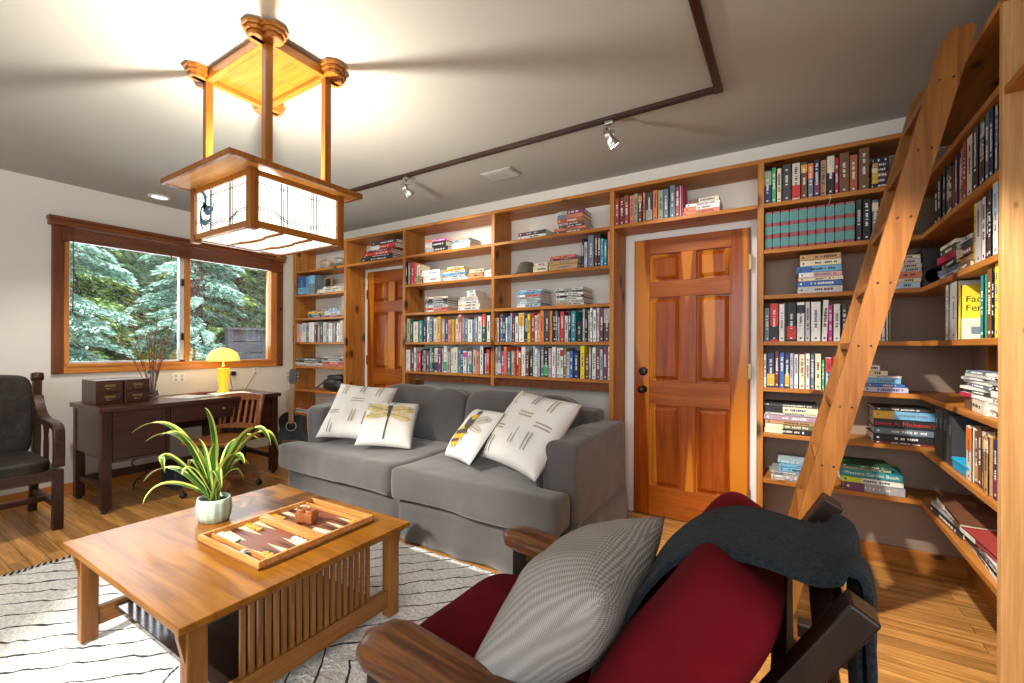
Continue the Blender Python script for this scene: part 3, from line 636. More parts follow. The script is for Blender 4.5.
rowy('''445,470,charcoal/grey,.24;470,492,white,.24;492,540,white,.245''', 7.11, 880, SZ[3], 'beside the yellow cover book, right wall', 'pale books beside the yellow cover')
rowy('''700,722,teal,.23;724,762,green,.23;762,798,brown,.24;798,808,black;810,838,yellow,.25''', 7.11, 880, SZ[3], 'in front of yellow cover book, right wall', 'books in front of the yellow cover', hmin=.22)
rowy('''610,650,ivory/orange,.21;650,680,brown/tan,.2;680,704,brown,.225;704,738,ivory,.21;738,752,tan,.2;752,784,tan/cream,.205;784,800,tan;800,838,navy/plum,.2''', 7.11, 880, SZ[5], 'in sixth shelf row, right wall', 'books in the sixth shelf row on the right wall', hmin=.2)
# yellow book whose front cover faces the viewer
ya = yat(880+541/7.11, XC+.012)-.006
yb = book('yellow', .034, .165, .22, (XC+.016, ya-.002, SZ[3]+.002), -PI/2, 'bright yellow book with its cover facing out on the right wall shelf', 'book facing out', marks=False)
cu = bpy.data.curves.new('title', 'FONT'); cu.body = 'Fac\nFer'; cu.size = .036; cu.extrude = .0004; cu.materials.append(black)
to = bpy.data.objects.new('title', cu); COL.objects.link(to); to.parent = yb; to.matrix_local = Matrix.Translation((.0345, .013, .150)) @ Matrix.Rotation(PI/2, 4, 'Z') @ Matrix.Rotation(PI/2, 4, 'X')
pb = MB(); pb.box(.0, .012, .004, .19, 0, .085); pb.box(.012, .0125, .03, .09, .02, .05, 1)
b2 = pb.build('book', [bmat('ivory'), bmat('slate')]); b2.location = (XC+.012, ya-.041, SZ[3]+.001); b2.rotation_euler = (0, 0, -PI/2); tag(b2, 'pale grey pamphlet leaning low against the yellow cover book', 'book')
# piles of the right wall bay: centre y, length along y
def stky(y0, y1, z, items, where, group, x=XC+.02, rz=-PI/2):
    zz = z; n = len(items)
    for i, (c, t, f, d) in enumerate(items):
        L = (y1-y0)*f; pos = 'bottom book' if i == 0 else 'topmost book' if i == n-1 else f'{ORD[i]} book up'
        cols = c.split('/'); band = [(.0, .4, cols[1])] if len(cols) > 1 else None
        book(cols[0], t-.0006, d, L, (x+R.uniform(-.004, .006), (y0+y1)/2+R.uniform(-.01, .01), zz), rz+R.uniform(-.06, .06), f'{cols[0]} {pos} {where}', group, mode='flat', band=band, marks=(i % 2 == 0))
        zz += t
stky(2.60, 2.86, SZ[2], [('pale blue', .022, 1, .18), ('slate', .028, .95, .18), ('charcoal', .026, .95, .18), ('crimson', .034, .95, .18), ('dark green', .03, .8, .17), ('cream', .018, .85, .17)], 'in crimson pile deep on right wall', 'crimson pile on the right wall')
stky(2.40, 2.565, SZ[2], [('brown/tan', .03, 1, .18), ('tan', .028, 1, .18), ('brown/cream', .03, 1, .18), ('charcoal', .028, .95, .17), ('pale grey', .02, .9, .17)], 'in brown pile beside upright books, right wall', 'brown pile on the right wall')
stky(2.22, 2.5, SZ[4], [('ivory/brown', .05, 1, .19), ('white/crimson', .016, 1, .2), ('charcoal', .014, 1, .2), ('white', .012, 1, .19), ('slate', .014, 1, .2), ('white', .010, .95, .19), ('grey', .014, .9, .2), ('pale grey', .012, .9, .2), ('slate', .012, .85, .19)], 'in far magazine pile, right wall', 'far magazine pile on the right wall')
stky(2.09, 2.21, SZ[4], [('white', .024, 1, .19), ('white', .022, 1, .2), ('ivory', .024, 1, .2), ('white', .024, 1, .19), ('charcoal', .018, 1, .2), ('grey', .016, .95, .19), ('white', .014, .9, .2), ('pale grey', .012, .9, .2)], 'in near paperback pile, right wall', 'near paperback pile on the right wall')
stky(2.53, 2.93, SZ[6], [('charcoal', .024, 1, .22), ('pale grey', .020, .98, .22), ('brown/ivory', .022, .98, .22)], 'in far album pile, lowest right shelf', 'far album pile on the lowest shelf')
stky(2.11, 2.50, SZ[6], [('white', .020, 1, .22), ('charcoal', .018, .98, .22), ('pale grey', .014, .95, .21), ('cloth red/white', .018, .92, .2)], 'in near album pile, lowest right shelf', 'near album pile on the lowest shelf')
# black binders and blue box
for i, (a, h) in enumerate(((2.90, .225), (2.83, .235), (2.76, .235), (2.69, .22))):
    mb = MB(); mb.box(0, .20, -.058, 0, 0, h); mb.box(-.001, 0, -.04, -.018, h*.6, h*.8, 1)
    o = mb.build('ring_binder', [charcoal, flat('binder_label', (.10, .11, .12), .3)], None, bevel=.006); o.location = (XC+.02, a, SZ[5]+.001); tag(o, f'black ring binder, {ORD[i]} from left in the dark group, right wall', 'binder', 'black binders on the right wall')
mb = MB(); mb.box(0, .17, -.21, 0, 0, .045); mb.box(-.003, .173, -.213, .003, .034, .05, 1); o = mb.build('storage_box', [flat('box_blue', (.01, .33, .62), .5), flat('box_blue_lid', (.015, .38, .70), .45)], None, bevel=.004)
o.location = (XC+.015, 2.61, SZ[5]+.001); tag(o, 'flat bright blue box lying beside the black binders', 'box')

# small shelf ornaments -----------------------------------------------------
# hat on shelf over sofa
hx = xm(519); ht = thing('felt_hat', 'crumpled olive grey brimmed hat lying on shelf over the sofa', 'hat', (hx, YF+.1, SZ[1]))
hatm = flat('hat_felt', (.10, .095, .065), .95, nz=.2, scale=20)
MB().lathe([(.0, .105), (.03, .108), (.055, .1), (.072, .07), (.082, .03), (.085, .004)], 24, (hx+.02, YF+.1, SZ[1])).build('crown', hatm, ht)
MB().lathe([(.084, .006), (.11, .003), (.135, .002), (.135, .006), (.11, .008), (.084, .012)], 24, (hx, YF+.135, SZ[1])).build('brim', black, ht)
# rock / shell
def blob(name, c, r, mat, parent=None, amp=.35, fq=9, n=3, sc=(1, 1, 1)):
    bm = bmesh.new(); bmesh.ops.create_icosphere(bm, subdivisions=n, radius=1)
    for v in bm.verts:
        d = 1+amp*noise.noise(v.co*fq/6+Vector(c)); v.co = Vector((v.co.x*sc[0]*r*d, v.co.y*sc[1]*r*d, v.co.z*sc[2]*r*d))
    me = bpy.data.meshes.new(name); bm.to_mesh(me); bm.free(); me.materials.append(mat)
    for p in me.polygons: p.use_smooth = True
    o = bpy.data.objects.new(name, me); COL.objects.link(o)
    if parent is not None: o.parent = parent; o.location = Vector(c)-wloc(parent)
    else: o.location = c
    return o
sh = blob('conch_shell', (xm(318), YF+.12, SZ[0]+.066), .075, flat('shell', (.50, .42, .36), .6, nz=.4, scale=30), sc=(1.1, .8, .72), amp=.6, fq=14); tag(sh, 'large knobbly pale shell on top shelf of the narrow left bay', 'shell')
sh = blob('mineral_rock', (xm(331), YF+.12, SZ[0]+.070), .066, flat('rock', (.40, .40, .38), .8, nz=.4, scale=30), sc=(1.1, .8, .74), amp=.7, fq=20); tag(sh, 'rough grey white rock beside the shell on the top left shelf', 'rock')
# photo frames
def frame(u, z, w, h, col, label, y=YF+.09, cat='picture frame', rot=.0, inner=(.3, .3, .3)):
    x = xm(u); f = thing('picture_frame', label, cat, (x, y, z))
    mb = MB(); b_ = .012
    mb.box(x-w/2, x-w/2+b_, y, y+.012, z, z+h); mb.box(x+w/2-b_, x+w/2, y, y+.012, z, z+h); mb.box(x-w/2+b_, x+w/2-b_, y, y+.012, z, z+b_); mb.box(x-w/2+b_, x+w/2-b_, y, y+.012, z+h-b_, z+h)
    mb.build('frame', flat('frame_'+label[:6].strip().replace(' ', '_'), col, .4), f)
    MB().box(x-w/2+b_, x+w/2-b_, y+.006, y+.012, z+b_, z+h-b_).build('picture', flat('pic%d' % int(u), inner, .5, nz=.5, scale=18), f)
frame(319, SZ[1]+.001, .13, .19, (.55, .3, .08), 'gold edged picture frame beside blue books in narrow left bay', YF+.13, inner=(.03, .03, .04))
frame(334.5, SZ[2]+.104, .09, .135, (.8, .8, .8), 'small white card standing on the pale pile, narrow left bay', YF+.14, cat='card', inner=(.75, .75, .76))
# black bag on shelf
bg = thing('leather_case', 'black leather case slumped on the shelf above sofa arm', 'bag', (xm(328), YF+.1, SZ[5]))
puff('body', (.34, .20, .13), flat('black_leather', (.02, .022, .028), .35, nz=.3, scale=20), bg, n=4, M=Matrix.Translation((xm(329), YF+.12, SZ[5]+.075)), seg=10, nz=.012)
puff('flap', (.30, .15, .06), charcoal, bg, n=3.5, M=Matrix.Translation((xm(331), YF+.11, SZ[5]+.15)), seg=10, nz=.02)
MB().tube([(xm(318), YF+.015, SZ[5]+.04), (xm(325), YF+.005, SZ[5]+.10), (xm(334), YF+.01, SZ[5]+.06)], .008).build('strap', black, bg)
# dark speaker shaped object right of ladder
mb = MB(); mb.box(0, .10, 0, .16, 0, .21); o = mb.build('speaker', black, None, bevel=.008); o.location = (xm(922), YF+.03, SZ[2]+.001); tag(o, 'small black box speaker in shelf corner right of the ladder', 'speaker')
MB().lathe([(0, -.003), (.035, -.004), (.038, 0)], 20, M=Matrix.Translation((.05, 0, .06)) @ Matrix.Rotation(PI/2, 4, 'X')).build('cone', charcoal, o, local=True)
# hanging tag cord on shelf edge
MB().tube([(xat(829), YF-.004, SZ[0]-.002), (xat(829)+.004, YF-.006, SZ[0]-.03), (xat(828), YF-.004, SZ[0]-.055)], .0015, 5).build('cord', flat('cord_white', (.6, .6, .55), .7)); tag(bpy.context.scene.objects['cord'], 'thin pale cord hanging from the top right shelf edge', 'cord')

# ================================================================ LADDER
ld = thing('library_ladder', 'tall wooden library ladder leaning against the right bookcase', 'ladder', (-.05, 2.45, 0))
def lx(z): return -.092+.2376*z
def rail(y0, y1, ztop):
    mb = MB(); w = .086
    pts = [(lx(0), 0), (lx(0)+w, 0), (lx(ztop-.02)+w, ztop-.02), (lx(ztop)+w-.012, ztop), (lx(ztop)+.02, ztop-.002), (lx(ztop-.05)-.0, ztop-.05)]
    mb.prism(pts, y0, y1, 'y'); return mb
rl = rail(2.2, 2.238, 2.40); TZS = [2.235-.2435*k for k in range(9)]
for z in TZS:
    for dx in (.024, .062): rl.lathe([(.0045, .0), (.0045, .001), (0, .001)], 10, M=Matrix.Translation((lx(z)+dx, 2.2, z-.014)) @ Matrix.Rotation(PI/2, 4, 'X'), mat=1)
rl.build('side_rail', [ladder_w, flat('plug_dark', (.05, .02, .01), .5)], ld)
rail(2.66, 2.698, 2.40).build('side_rail', ladder_w, ld, bevel=.003)
for z in TZS: MB().box(lx(z)+.002, lx(z)+.088, 2.238, 2.66, z-.028, z).build('tread', ladder_w, ld, bevel=.002)

# ================================================================ HANGING LANTERN
hl = thing('hanging_lantern', 'square oak craftsman lantern with glowing leaded glass hanging from ceiling', 'lamp', (-2.13, 1.17, CEIL))
LX, LY = -2.13, 1.17
a, b_ = .26, .14
eave_lit_w = wood('eave_oak_lit', (.70, .34, .07), (.50, .21, .035), 'x', 2, .4)  # paler than the other lamp oak: lantern glow put into the eave colour
zc = 2.505
for s in (-1, 1):
    MB().box(LX+s*a-.016, LX+s*a+.016, LY-b_-.07, LY+b_+.07, zc, zc+.045).build('canopy_beam', lampw_y, hl, bevel=.004)
    MB().box(LX-a-.07, LX+a+.07, LY+s*b_-.016, LY+s*b_+.016, zc+.004, zc+.049).build('canopy_beam', lampw_x, hl, bevel=.004)
MB().box(LX-a, LX+a, LY-b_, LY+b_, zc+.025, zc+.05).build('canopy_plate', lampw_x, hl)
for sx in (-1, 1):
    for sy in (-1, 1):
        mb = MB()
        for k, (rr, zz) in enumerate(((.052, .054), (.044, .034), (.034, .018))):
            for dx, dy in ((sx*.045, 0), (0, sy*.045)):
                cx_, cy_ = LX+sx*a+dx, LY+sy*b_+dy; q = rr*.45
                poly = [(cx_-rr, cy_-q), (cx_-q, cy_-rr), (cx_+q, cy_-rr), (cx_+rr, cy_-q), (cx_+rr, cy_+q), (cx_+q, cy_+rr), (cx_-q, cy_+rr), (cx_-rr, cy_+q)]
                mb.prism([(p[0], p[1]) for p in poly], 2.505+(.0 if k == 2 else .018 if k == 1 else .034), 2.505+(.018 if k == 2 else .034 if k == 1 else .053), 'z')
        mb.build('corner_bracket', lampw_x, hl)
zb0, zb1, zrf = 1.735, 1.965, 1.985
for sx in (-1, 1):
    for sy in (-1, 1):
        MB().box(LX+sx*a-.016, LX+sx*a+.016, LY+sy*b_-.016, LY+sy*b_+.016, zrf, zc).build('post', lampw_z, hl, bevel=.002)
MB().tube([(LX, LY, zc+.02), (LX+.02, LY+.01, 2.35), (LX-.01, LY, 2.15), (LX, LY, 2.0)], .003).build('cord', brass, hl)
# roof: four eave boards around an open centre
ro, ri = .305, .15
for q in (-1, 1):
    MB().box(LX-ro, LX+ro, min(LY+q*ro, LY+q*ri), max(LY+q*ro, LY+q*ri), zrf-.008, zrf+.006).build('eave', eave_lit_w, hl, bevel=.002)
    MB().box(min(LX+q*ro, LX+q*ri), max(LX+q*ro, LX+q*ri), LY-ri, LY+ri, zrf-.008, zrf+.006).build('eave', eave_lit_w, hl, bevel=.002)
    MB().box(LX-ro-.006, LX+ro+.006, LY+q*ro-.008, LY+q*ro+.008, zrf-.010, zrf+.014).build('eave_lip', lampw_z, hl, bevel=.002)
    MB().box(LX+q*ro-.008, LX+q*ro+.008, LY-ro+.008, LY+ro-.008, zrf-.010, zrf+.014).build('eave_lip', lampw_z, hl, bevel=.002)
BX, BY, HX, HY = -2.148, 1.193, .250, .208

for sx in (-1, 1):
    for sy in (-1, 1):
        MB().box(BX+sx*HX-.018, BX+sx*HX+.018, BY+sy*HY-.018, BY+sy*HY+.018, zb0-.012, zrf-.008).build('corner_stile', lampw_z, hl, bevel=.002)
for z0, z1 in ((zb0, zb0+.026), (zrf-.034, zrf-.010)):
    for q in (-1, 1):
        MB().box(BX-HX+.018, BX+HX-.018, BY+q*HY-.012, BY+q*HY+.012, z0, z1).build('box_rail', lampw_x, hl)
        MB().box(BX+q*HX-.012, BX+q*HX+.012, BY-HY+.018, BY+HY-.018, z0, z1).build('box_rail', lampw_y, hl)
lg = emit('lantern_glass', (1, .955, .86), 1.35)
lead = flat('lead_came', (.05, .035, .02), .5, 0)
gz0, gz1 = zb0+.026, zrf-.034
for fc in range(4):
    Mf = Matrix.Translation((BX, BY, 0)) @ Matrix.Rotation(fc*PI/2, 4, 'Z')
    hw_ = (HX if fc % 2 == 0 else HY)-.018; hb = HY if fc % 2 == 0 else HX
    mb = MB(); mb.box(-hw_, hw_, -hb-.003, -hb+.003, gz0, gz1, 0, Mf); gp = mb.build('glass_panel', lg, hl)
    mb = MB(); G = hw_; yy = -hb-.0045; k_ = G/.2
    def ln(x0, z0, x1, z1, w=.0036): mb.bar(Mf @ Vector((x0, yy, z0)), Mf @ Vector((x1, yy, z1)), w, w)
    for cx_ in ((-.075*k_, .075*k_)):
        for dx in (-.015, -.004, .012): ln(cx_+dx, gz0+.002, cx_+dx, gz1-.002, .0032)
    ln(-G, gz1-.028, G, gz1-.028, .0030)
    for dz in (0, .009):
        pts = [(-G, gz0+.05), (-.12*k_, gz0+.05), (-.095*k_, gz0+.034), (-.055*k_, gz0+.02), (-.03*k_, gz0+.028), (.03*k_, gz0+.028), (.055*k_, gz0+.02), (.095*k_, gz0+.034), (.12*k_, gz0+.05), (G, gz0+.05)]
        for p, q in zip(pts[:-1], pts[1:]): ln(p[0], p[1]+dz, q[0], q[1]+dz, .0030)
    mb.build('lead_line', lead, hl)
    if fc == 0:
        mb = MB()
        def arc(c, r, a0, a1, w):
            n = 14; out = []; inn = []
            for k in range(n+1):
                t_ = k/n; an = math.radians(a0+(a1-a0)*t_); ww = w*math.sin(PI*min(1, max(.03, t_)))
                out.append((c[0]+(r+ww/2)*math.cos(an), c[1]+(r+ww/2)*math.sin(an))); inn.append((c[0]+(r-ww/2)*math.cos(an), c[1]+(r-ww/2)*math.sin(an)))
            for k in range(n):
                vs = [Mf @ Vector((p[0], -hb-.0075, p[1])) for p in (out[k], out[k+1], inn[k+1], inn[k])]; mb.add(vs, [(0, 1, 2, 3)])
        z_c = (gz0+gz1)/2; xb = -.155
        arc((xb-.035, z_c+.045), .050, -70, 95, .026); arc((xb+.045, z_c+.075), .062, 190, 300, .024); arc((xb+.045, z_c+.045), .055, 185, 340, .026); arc((xb+.02, z_c-.005), .050, 180, 335, .026); arc((xb+.07, z_c-.01), .105, 150, 235, .018); arc((xb+.0, z_c+.0), .03, 30, 250, .014)
        mb.build('blue_bird_inlay', flat('blue_glass', (.05, .16, .24), .3), hl, fix=False)
mb = MB(); mb.box(BX-HX+.012, BX+HX-.012, BY-HY+.012, BY+HY-.012, zb0+.006, zb0+.010); mb.build('bottom_glass', emit('lantern_bottom', (1, .92, .74), 1.3), hl)
for dy in (-.07, .07):
    pts = [(-HX+.012, dy), (-.10, dy), (-.06, dy+.014), (.06, dy+.014), (.10, dy), (HX-.012, dy)]
    mb = MB(); mb.tube([(BX+p[0], BY+p[1], zb0+.002) for p in pts], .0075, 6); mb.build('bottom_bar', lampw_x, hl)

# ================================================================ RUG
def rug_mat():
    m, nt, b = newmat('shag_rug'); N = nt.nodes.new; L = nt.links.new
    tc = N('ShaderNodeTexCoord'); nz = N('ShaderNodeTexNoise'); nz.inputs['Scale'].default_value = 9; nz.inputs['Detail'].default_value = 3; L(tc.outputs['Object'], nz.inputs['Vector'])
    vm = N('ShaderNodeVectorMath'); vm.operation = 'MULTIPLY_ADD'; L(nz.outputs['Color'], vm.inputs[0]); vm.inputs[1].default_value = (.045, .045, 0); L(tc.outputs['Object'], vm.inputs[2])
    sx = N('ShaderNodeSeparateXYZ'); L(vm.outputs[0], sx.inputs[0])
    def mt(op, a, b_=None, c=None):
        n = N('ShaderNodeMath'); n.operation = op
        for i, q in enumerate((a, b_, c)):
            if q is None: continue
            if isinstance(q, (int, float)): n.inputs[i].default_value = q
            else: L(q, n.inputs[i])
        return n.outputs[0]
    X, Y = sx.outputs[0], sx.outputs[1]
    A = mt('SUBTRACT', X, Y)
    B = mt('SUBTRACT', X, mt('ABSOLUTE', mt('SUBTRACT', Y, 1.14))); B = mt('SUBTRACT', B, 1.14)
    sel = mt('GREATER_THAN', X, -1.95)
    F = mt('ADD', mt('MULTIPLY', A, mt('SUBTRACT', 1, sel)), mt('MULTIPLY', B, sel))
    fr = mt('FRACT', mt('MULTIPLY', mt('ADD', F, 10.13), 1/.15))
    d = mt('ABSOLUTE', mt('SUBTRACT', fr, .5))
    nb = N('ShaderNodeTexNoise'); nb.inputs['Scale'].default_value = 5; L(tc.outputs['Object'], nb.inputs['Vector'])
    wd = mt('MULTIPLY', nb.outputs['Fac'], .085)
    mask = mt('LESS_THAN', d, wd)
    n2 = N('ShaderNodeTexNoise'); n2.inputs['Scale'].default_value = 55; n2.inputs['Detail'].default_value = 4; L(tc.outputs['Object'], n2.inputs['Vector'])
    r = N('ShaderNodeValToRGB'); r.color_ramp.elements[0].position = .3; r.color_ramp.elements[0].color = (.62, .61, .59, 1); r.color_ramp.elements[1].position = .65; r.color_ramp.elements[1].color = (.88, .87, .84, 1); L(n2.outputs['Fac'], r.inputs['Fac'])
    mx = N('ShaderNodeMixRGB'); L(mask, mx.inputs[0]); L(r.outputs[0], mx.inputs[1]); mx.inputs[2].default_value = (.035, .04, .045, 1)
    L(mx.outputs[0], b.inputs['Base Color']); setin(b, Roughness=.95)
    bp = N('ShaderNodeBump'); bp.inputs['Strength'].default_value = .7; bp.inputs['Distance'].default_value = .02; L(n2.outputs['Fac'], bp.inputs['Height']); L(bp.outputs[0], b.inputs['Normal'])
    return m
rg = thing('area_rug', 'shaggy white area rug with thin broken black lines under the coffee table', 'rug', (-2.2, .6, 0))
RX0, RX1, RY0, RY1 = -3.5, -.99, -1.0, 1.985
mb = MB(); nx, ny = 170, 200; vs = []; fs = []
for i in range(nx+1):
    for j in range(ny+1):
        x = RX0+(RX1-RX0)*i/nx; y = RY0+(RY1-RY0)*j/ny
        e = min(i, nx-i, j, ny-j); z = .016+.006*noise.noise(Vector((x*12, y*12, 0)))+.004*noise.noise(Vector((x*40, y*40, 3)))
        if e == 0: z = .001; x += .01*noise.noise(Vector((x*9, y*9, 5)))
        vs.append((x, y, max(.001, z)))
for i in range(nx):
    for j in range(ny): k = i*(ny+1)+j; fs.append((k, k+ny+1, k+ny+2, k+1))
mb.add(vs, fs, 0, True); mb.build('pile', rug_mat(), rg, fix=False)
fr = MB(); fb = MB(); y = RY0; k = 0
while y < RY1:
    (fr if k % 2 else fb).tube([(RX0+.01, y, .008), (RX0-.03, y+.012+R.uniform(-.004, .004), .006), (RX0-.06, y+.02+R.uniform(-.006, .006), .004)], [.006, .006, .003], 5)
    y += .0125; k += 1
f1 = fr.build('fringe', flat('fringe_white', (.6, .6, .57), .9), rg, fix=False); f2 = fb.build('fringe', flat('fringe_black', (.03, .03, .035), .9), rg, fix=False)
f1['kind'] = 'stuff'; f2['kind'] = 'stuff'

# ================================================================ COFFEE TABLE
TR = math.radians(.35); TX, TY, TZ = -1.986, 1.0136, .432
ct = thing('coffee_table', 'low oak mission coffee table with slatted sides on the white rug', 'table', (TX, TY, .025), TR)
tz = TZ-.025
MB().box(-.52, .52, -.4555, .4555, tz-.022, tz).build('tabletop', oak_x, ct, bevel=.003, local=True)
for sx in (-1, 1):
    for sy in (-1, 1):
        x = sx*.462; y = sy*.392
        MB().box(x-.024, x+.024, y-.028, y+.028, 0, tz-.024).build('leg', oak_z, ct, bevel=.003, local=True)
        cb = MB(); s = sy
        cb.prism([(y+s*.028, tz-.024), (y+s*.048, tz-.024), (y+s*.045, tz-.06), (y+s*.034, tz-.11), (y+s*.028, tz-.14)], x-.012, x+.012, 'x'); cb.build('corbel', oak_z, ct, local=True)
for sx in (-1, 1):
    x = sx*.462
    MB().box(x-.014, x+.014, -.364, .364, .045, .12).build('lower_rail', oak_y, ct, bevel=.002, local=True)
    MB().box(x-.014, x+.014, -.364, .364, tz-.052, tz-.022).build('apron', oak_y, ct, bevel=.002, local=True)
    for k in range(19):
        yy = -.262+k*.0285+.01
        MB().box(x-.006, x+.006, yy-.008, yy+.008, .12, tz-.052).build('slat', oak_z, ct, local=True)
MB().box(-.448, .448, -.31, .31, .085, .105).build('lower_shelf', wood('shelf_gloss', (.03, .02, .018), (.012, .008, .008), 'x', 1, .12, coat=.8), ct, bevel=.002, local=True)

# backgammon
bp0 = thing('backgammon_board', 'open wooden backgammon board with inlaid points on the coffee table', 'game board', (-1.825, 1.115, TZ), TR+.01)
BW, BL = .44, .52      # x width (-1.03.. ), y length
hw, hl_ = .222, .262
mb = MB(); f = .014
mb.box(-hw, hw, -hl_, -hl_+f, 0, .032); mb.box(-hw, hw, hl_-f, hl_, 0, .032); mb.box(-hw, -hw+f, -hl_+f, hl_-f, 0, .032); mb.box(hw-f, hw, -hl_+f, hl_-f, 0, .032)
mb.box(-hw+f, hw-f, -.020, .020, 0, .030)
for s in (-1, 1): mb.box(-hw+f, hw-f, s*(hl_-f-.034)-.004, s*(hl_-f-.034)+.004, 0, .026)
mb.build('rim', board_w, bp0, bevel=.003, local=True)
mb = MB().box(-hw, hw, -hl_, hl_, 0, .010, 2); inlay = [flat('inlay_cream', (.72, .60, .40), .4), flat('inlay_dark', (.06, .02, .015), .4), flat('field_brown', (.19, .06, .03), .4)]
for s in (-1, 1):
    y0 = s*.022; y1 = s*(hl_-f-.040); w_ = (y1-y0)/6
    for k in range(6):
        ya = y0+w_*k; yb_ = ya+w_
        for sd in (-1, 1):
            xb = sd*(hw-f); mb.add([(xb, ya, .0106), (xb, yb_, .0106), (xb-sd*.165, (ya+yb_)/2, .0106)], [(0, 1, 2) if sd*s > 0 else (0, 2, 1)], (k+(sd > 0)) % 2)
mb.build('playing_field', inlay, bp0, local=True, fix=False)
Mbd = Matrix.Translation((-1.825, 1.115, TZ)) @ Matrix.Rotation(TR+.01, 4, 'Z')
ckY = flat('checker_amber', (.70, .32, .03), .35); ckW = flat('checker_ivory', (.78, .74, .66), .35)
ch_mesh = {}
def checker(x, y, z, col, label):
    if col not in ch_mesh:
        mb = MB(); mb.lathe([(.0, 0), (.0125, 0), (.014, .0015), (.014, .0065), (.0125, .008), (.008, .0072), (0, .007)], 18); o = mb.build('backgammon_checker', ckY if col == 'amber' else ckW); ch_mesh[col] = o
    else: o = ch_mesh[col].copy(); COL.objects.link(o)
    o.location = Mbd @ Vector((x, y, z)); tag(o, label, 'checker', f'{col} checkers on the backgammon board')
XE = hw-f-.015
for k in range(5): checker(-XE+k*.029, -.045, .0107, 'ivory', 'ivory checker in the row beside the central hinge') if 0 else None
def line(n, x0, dx, y, col, lab):
    for k in range(n): checker(x0+dx*k, y, .0107, col, f'{col} checker, {ORD[k]} {lab}')
line(5, -XE, .029, -.188, 'ivory', 'from far rim in the ivory row at board left end')
line(4, -XE, .029, -.075, 'amber', 'from far rim in amber row left of hinge')
line(3, XE, -.029, -.188, 'amber', 'from near rim in the amber row at board left end')
line(4, XE, -.029, -.050, 'ivory', 'from near rim in ivory row left of hinge')
line(4, XE, -.029, .045, 'ivory', 'from near rim in ivory row right of hinge')
line(3, -XE, .029, .045, 'amber', 'from far rim in amber row right of hinge')
line(2, XE, -.029, .188, 'amber', 'from near rim at board right end')
line(2, -XE, .029, .188, 'ivory', 'from far rim at board right end')
for k, (x, y, c_) in enumerate(((.06, -.229, (.8, .8, .78)), (.085, -.232, (.12, .2, .25)))):
    mb = MB(); s = .0075; mb.box(-s, s, -s, s, 0, 2*s)
    o = mb.build('die', flat('die%d' % k, c_, .4), None, bevel=.002); o.location = Mbd @ Vector((x, y, .0105)); o.rotation_euler = (0, 0, .5+k)
    tag(o, ['white die in the left tray of the backgammon board', 'blue grey die in the left tray of the backgammon board'][k], 'die')
    pm = MB(); pm.lathe([(0, 0), (.0018, 0), (.0018, .0003)], 8, (0, 0, 2*s)); pm.build('pip', black, o, local=True)
cp = thing('dice_cup', 'ribbed wooden dice cup pair standing on the backgammon board', 'dice cup', Mbd @ Vector((.0, .075, .0106)), .25)
cupm = wood('cup_wood', (.35, .12, .035), (.18, .05, .015), 'z', 3, .35, coat=.2)
for k, dx in enumerate((-.024, .024)):
    mb = MB(); n = 20
    prof = []
    rr = [.022, .023, .022]
    mb.lathe([(.0, .0), (.023, 0), (.024, .03), (.024, .06), (.023, .066), (.019, .066), (.018, .012), (0, .011)], 12, (dx, 0, 0)); mb.build('cup', cupm, cp, local=True)
mb = MB(); mb.box(-.046, .046, -.023, .023, .01, .05); mb.build('leather_wrap', cupm, cp, bevel=.004, local=True)

# ---- plant
px_, py_ = -2.245, 1.0
pt = thing('potted_plant', 'variegated green and yellow spider plant in white ribbed pot on coffee table', 'plant', (px_, py_, TZ))
potm = flat('pot_glaze', (.42, .54, .44), .25, nz=.06, scale=12)
mb = MB(); n = 48; prof = [(.045, 0), (.060, .003), (.068, .03), (.071, .06), (.069, .09), (.066, .108), (.060, .108), (.060, .088)]
vs = []; fs = []
for i, (r, z) in enumerate(prof):
    for k in range(n):
        an = 2*PI*k/n; rr = r*(1+(.032*math.cos(an*13) if 0 < i < 5 else 0)); vs.append((px_+rr*1.12*math.cos(an), py_+rr*.95*math.sin(an), TZ+z*.98))
for i in range(len(prof)-1):
    for k in range(n): fs.append((i*n+k, i*n+(k+1) % n, (i+1)*n+(k+1) % n, (i+1)*n+k))
fs.append(tuple(range(n-1, -1, -1))); mb.add(vs, fs, 0, True); mb.build('pot', potm, pt)
MB().lathe([(0, .090), (.066, .088)], 24, (px_, py_, TZ)).build('soil', flat('soil', (.05, .03, .02), .95, nz=.5, scale=80), pt)
leafm = [flat('leaf_green', (.05, .16, .025), .4, nz=.2), flat('leaf_yellow', (.50, .58, .12), .4, nz=.1)]
def leaf(tip, mid, w, base, par, twist=0, up=Vector((0, 0, 1))):
    b0 = Vector(base); m_ = Vector(mid); t_ = Vector(tip); n = 16; mb = MB(); vs = []; fs = []; mi = []
    for i in range(n+1):
        s = i/n; p = b0*(1-s)**2+m_*2*s*(1-s)+t_*s*s; d = ((m_-b0)*(1-s)+(t_-m_)*s).normalized()
        sd = d.cross(up); sd = sd.normalized() if sd.length > .05 else Vector((1, 0, 0))
        ww = w*(math.sin(PI*min(1, s*.92+.08))**.7)*(1-.25*s) if i < n else 0; nn = sd.cross(d)
        for q, hgt in ((-1, .3), (-.55, .08), (0, 0), (.55, .08), (1, .3)):
            vs.append(p+sd*q*ww/2+nn*hgt*ww/2)
    for i in range(n):
        for k in range(4): fs.append((i*5+k, i*5+k+1, i*5+k+6, i*5+k+5)); mi.append(1 if k in (0, 3) else 0)
    for f_, q in zip(fs, mi): pass
    mb.v = [tuple(v) for v in vs]; mb.f = fs; mb.mi = mi; mb.sm = [True]*len(fs)
    return mb.build('leaf', leafm, par, fix=False)
base = Vector((px_, py_, TZ+.10))
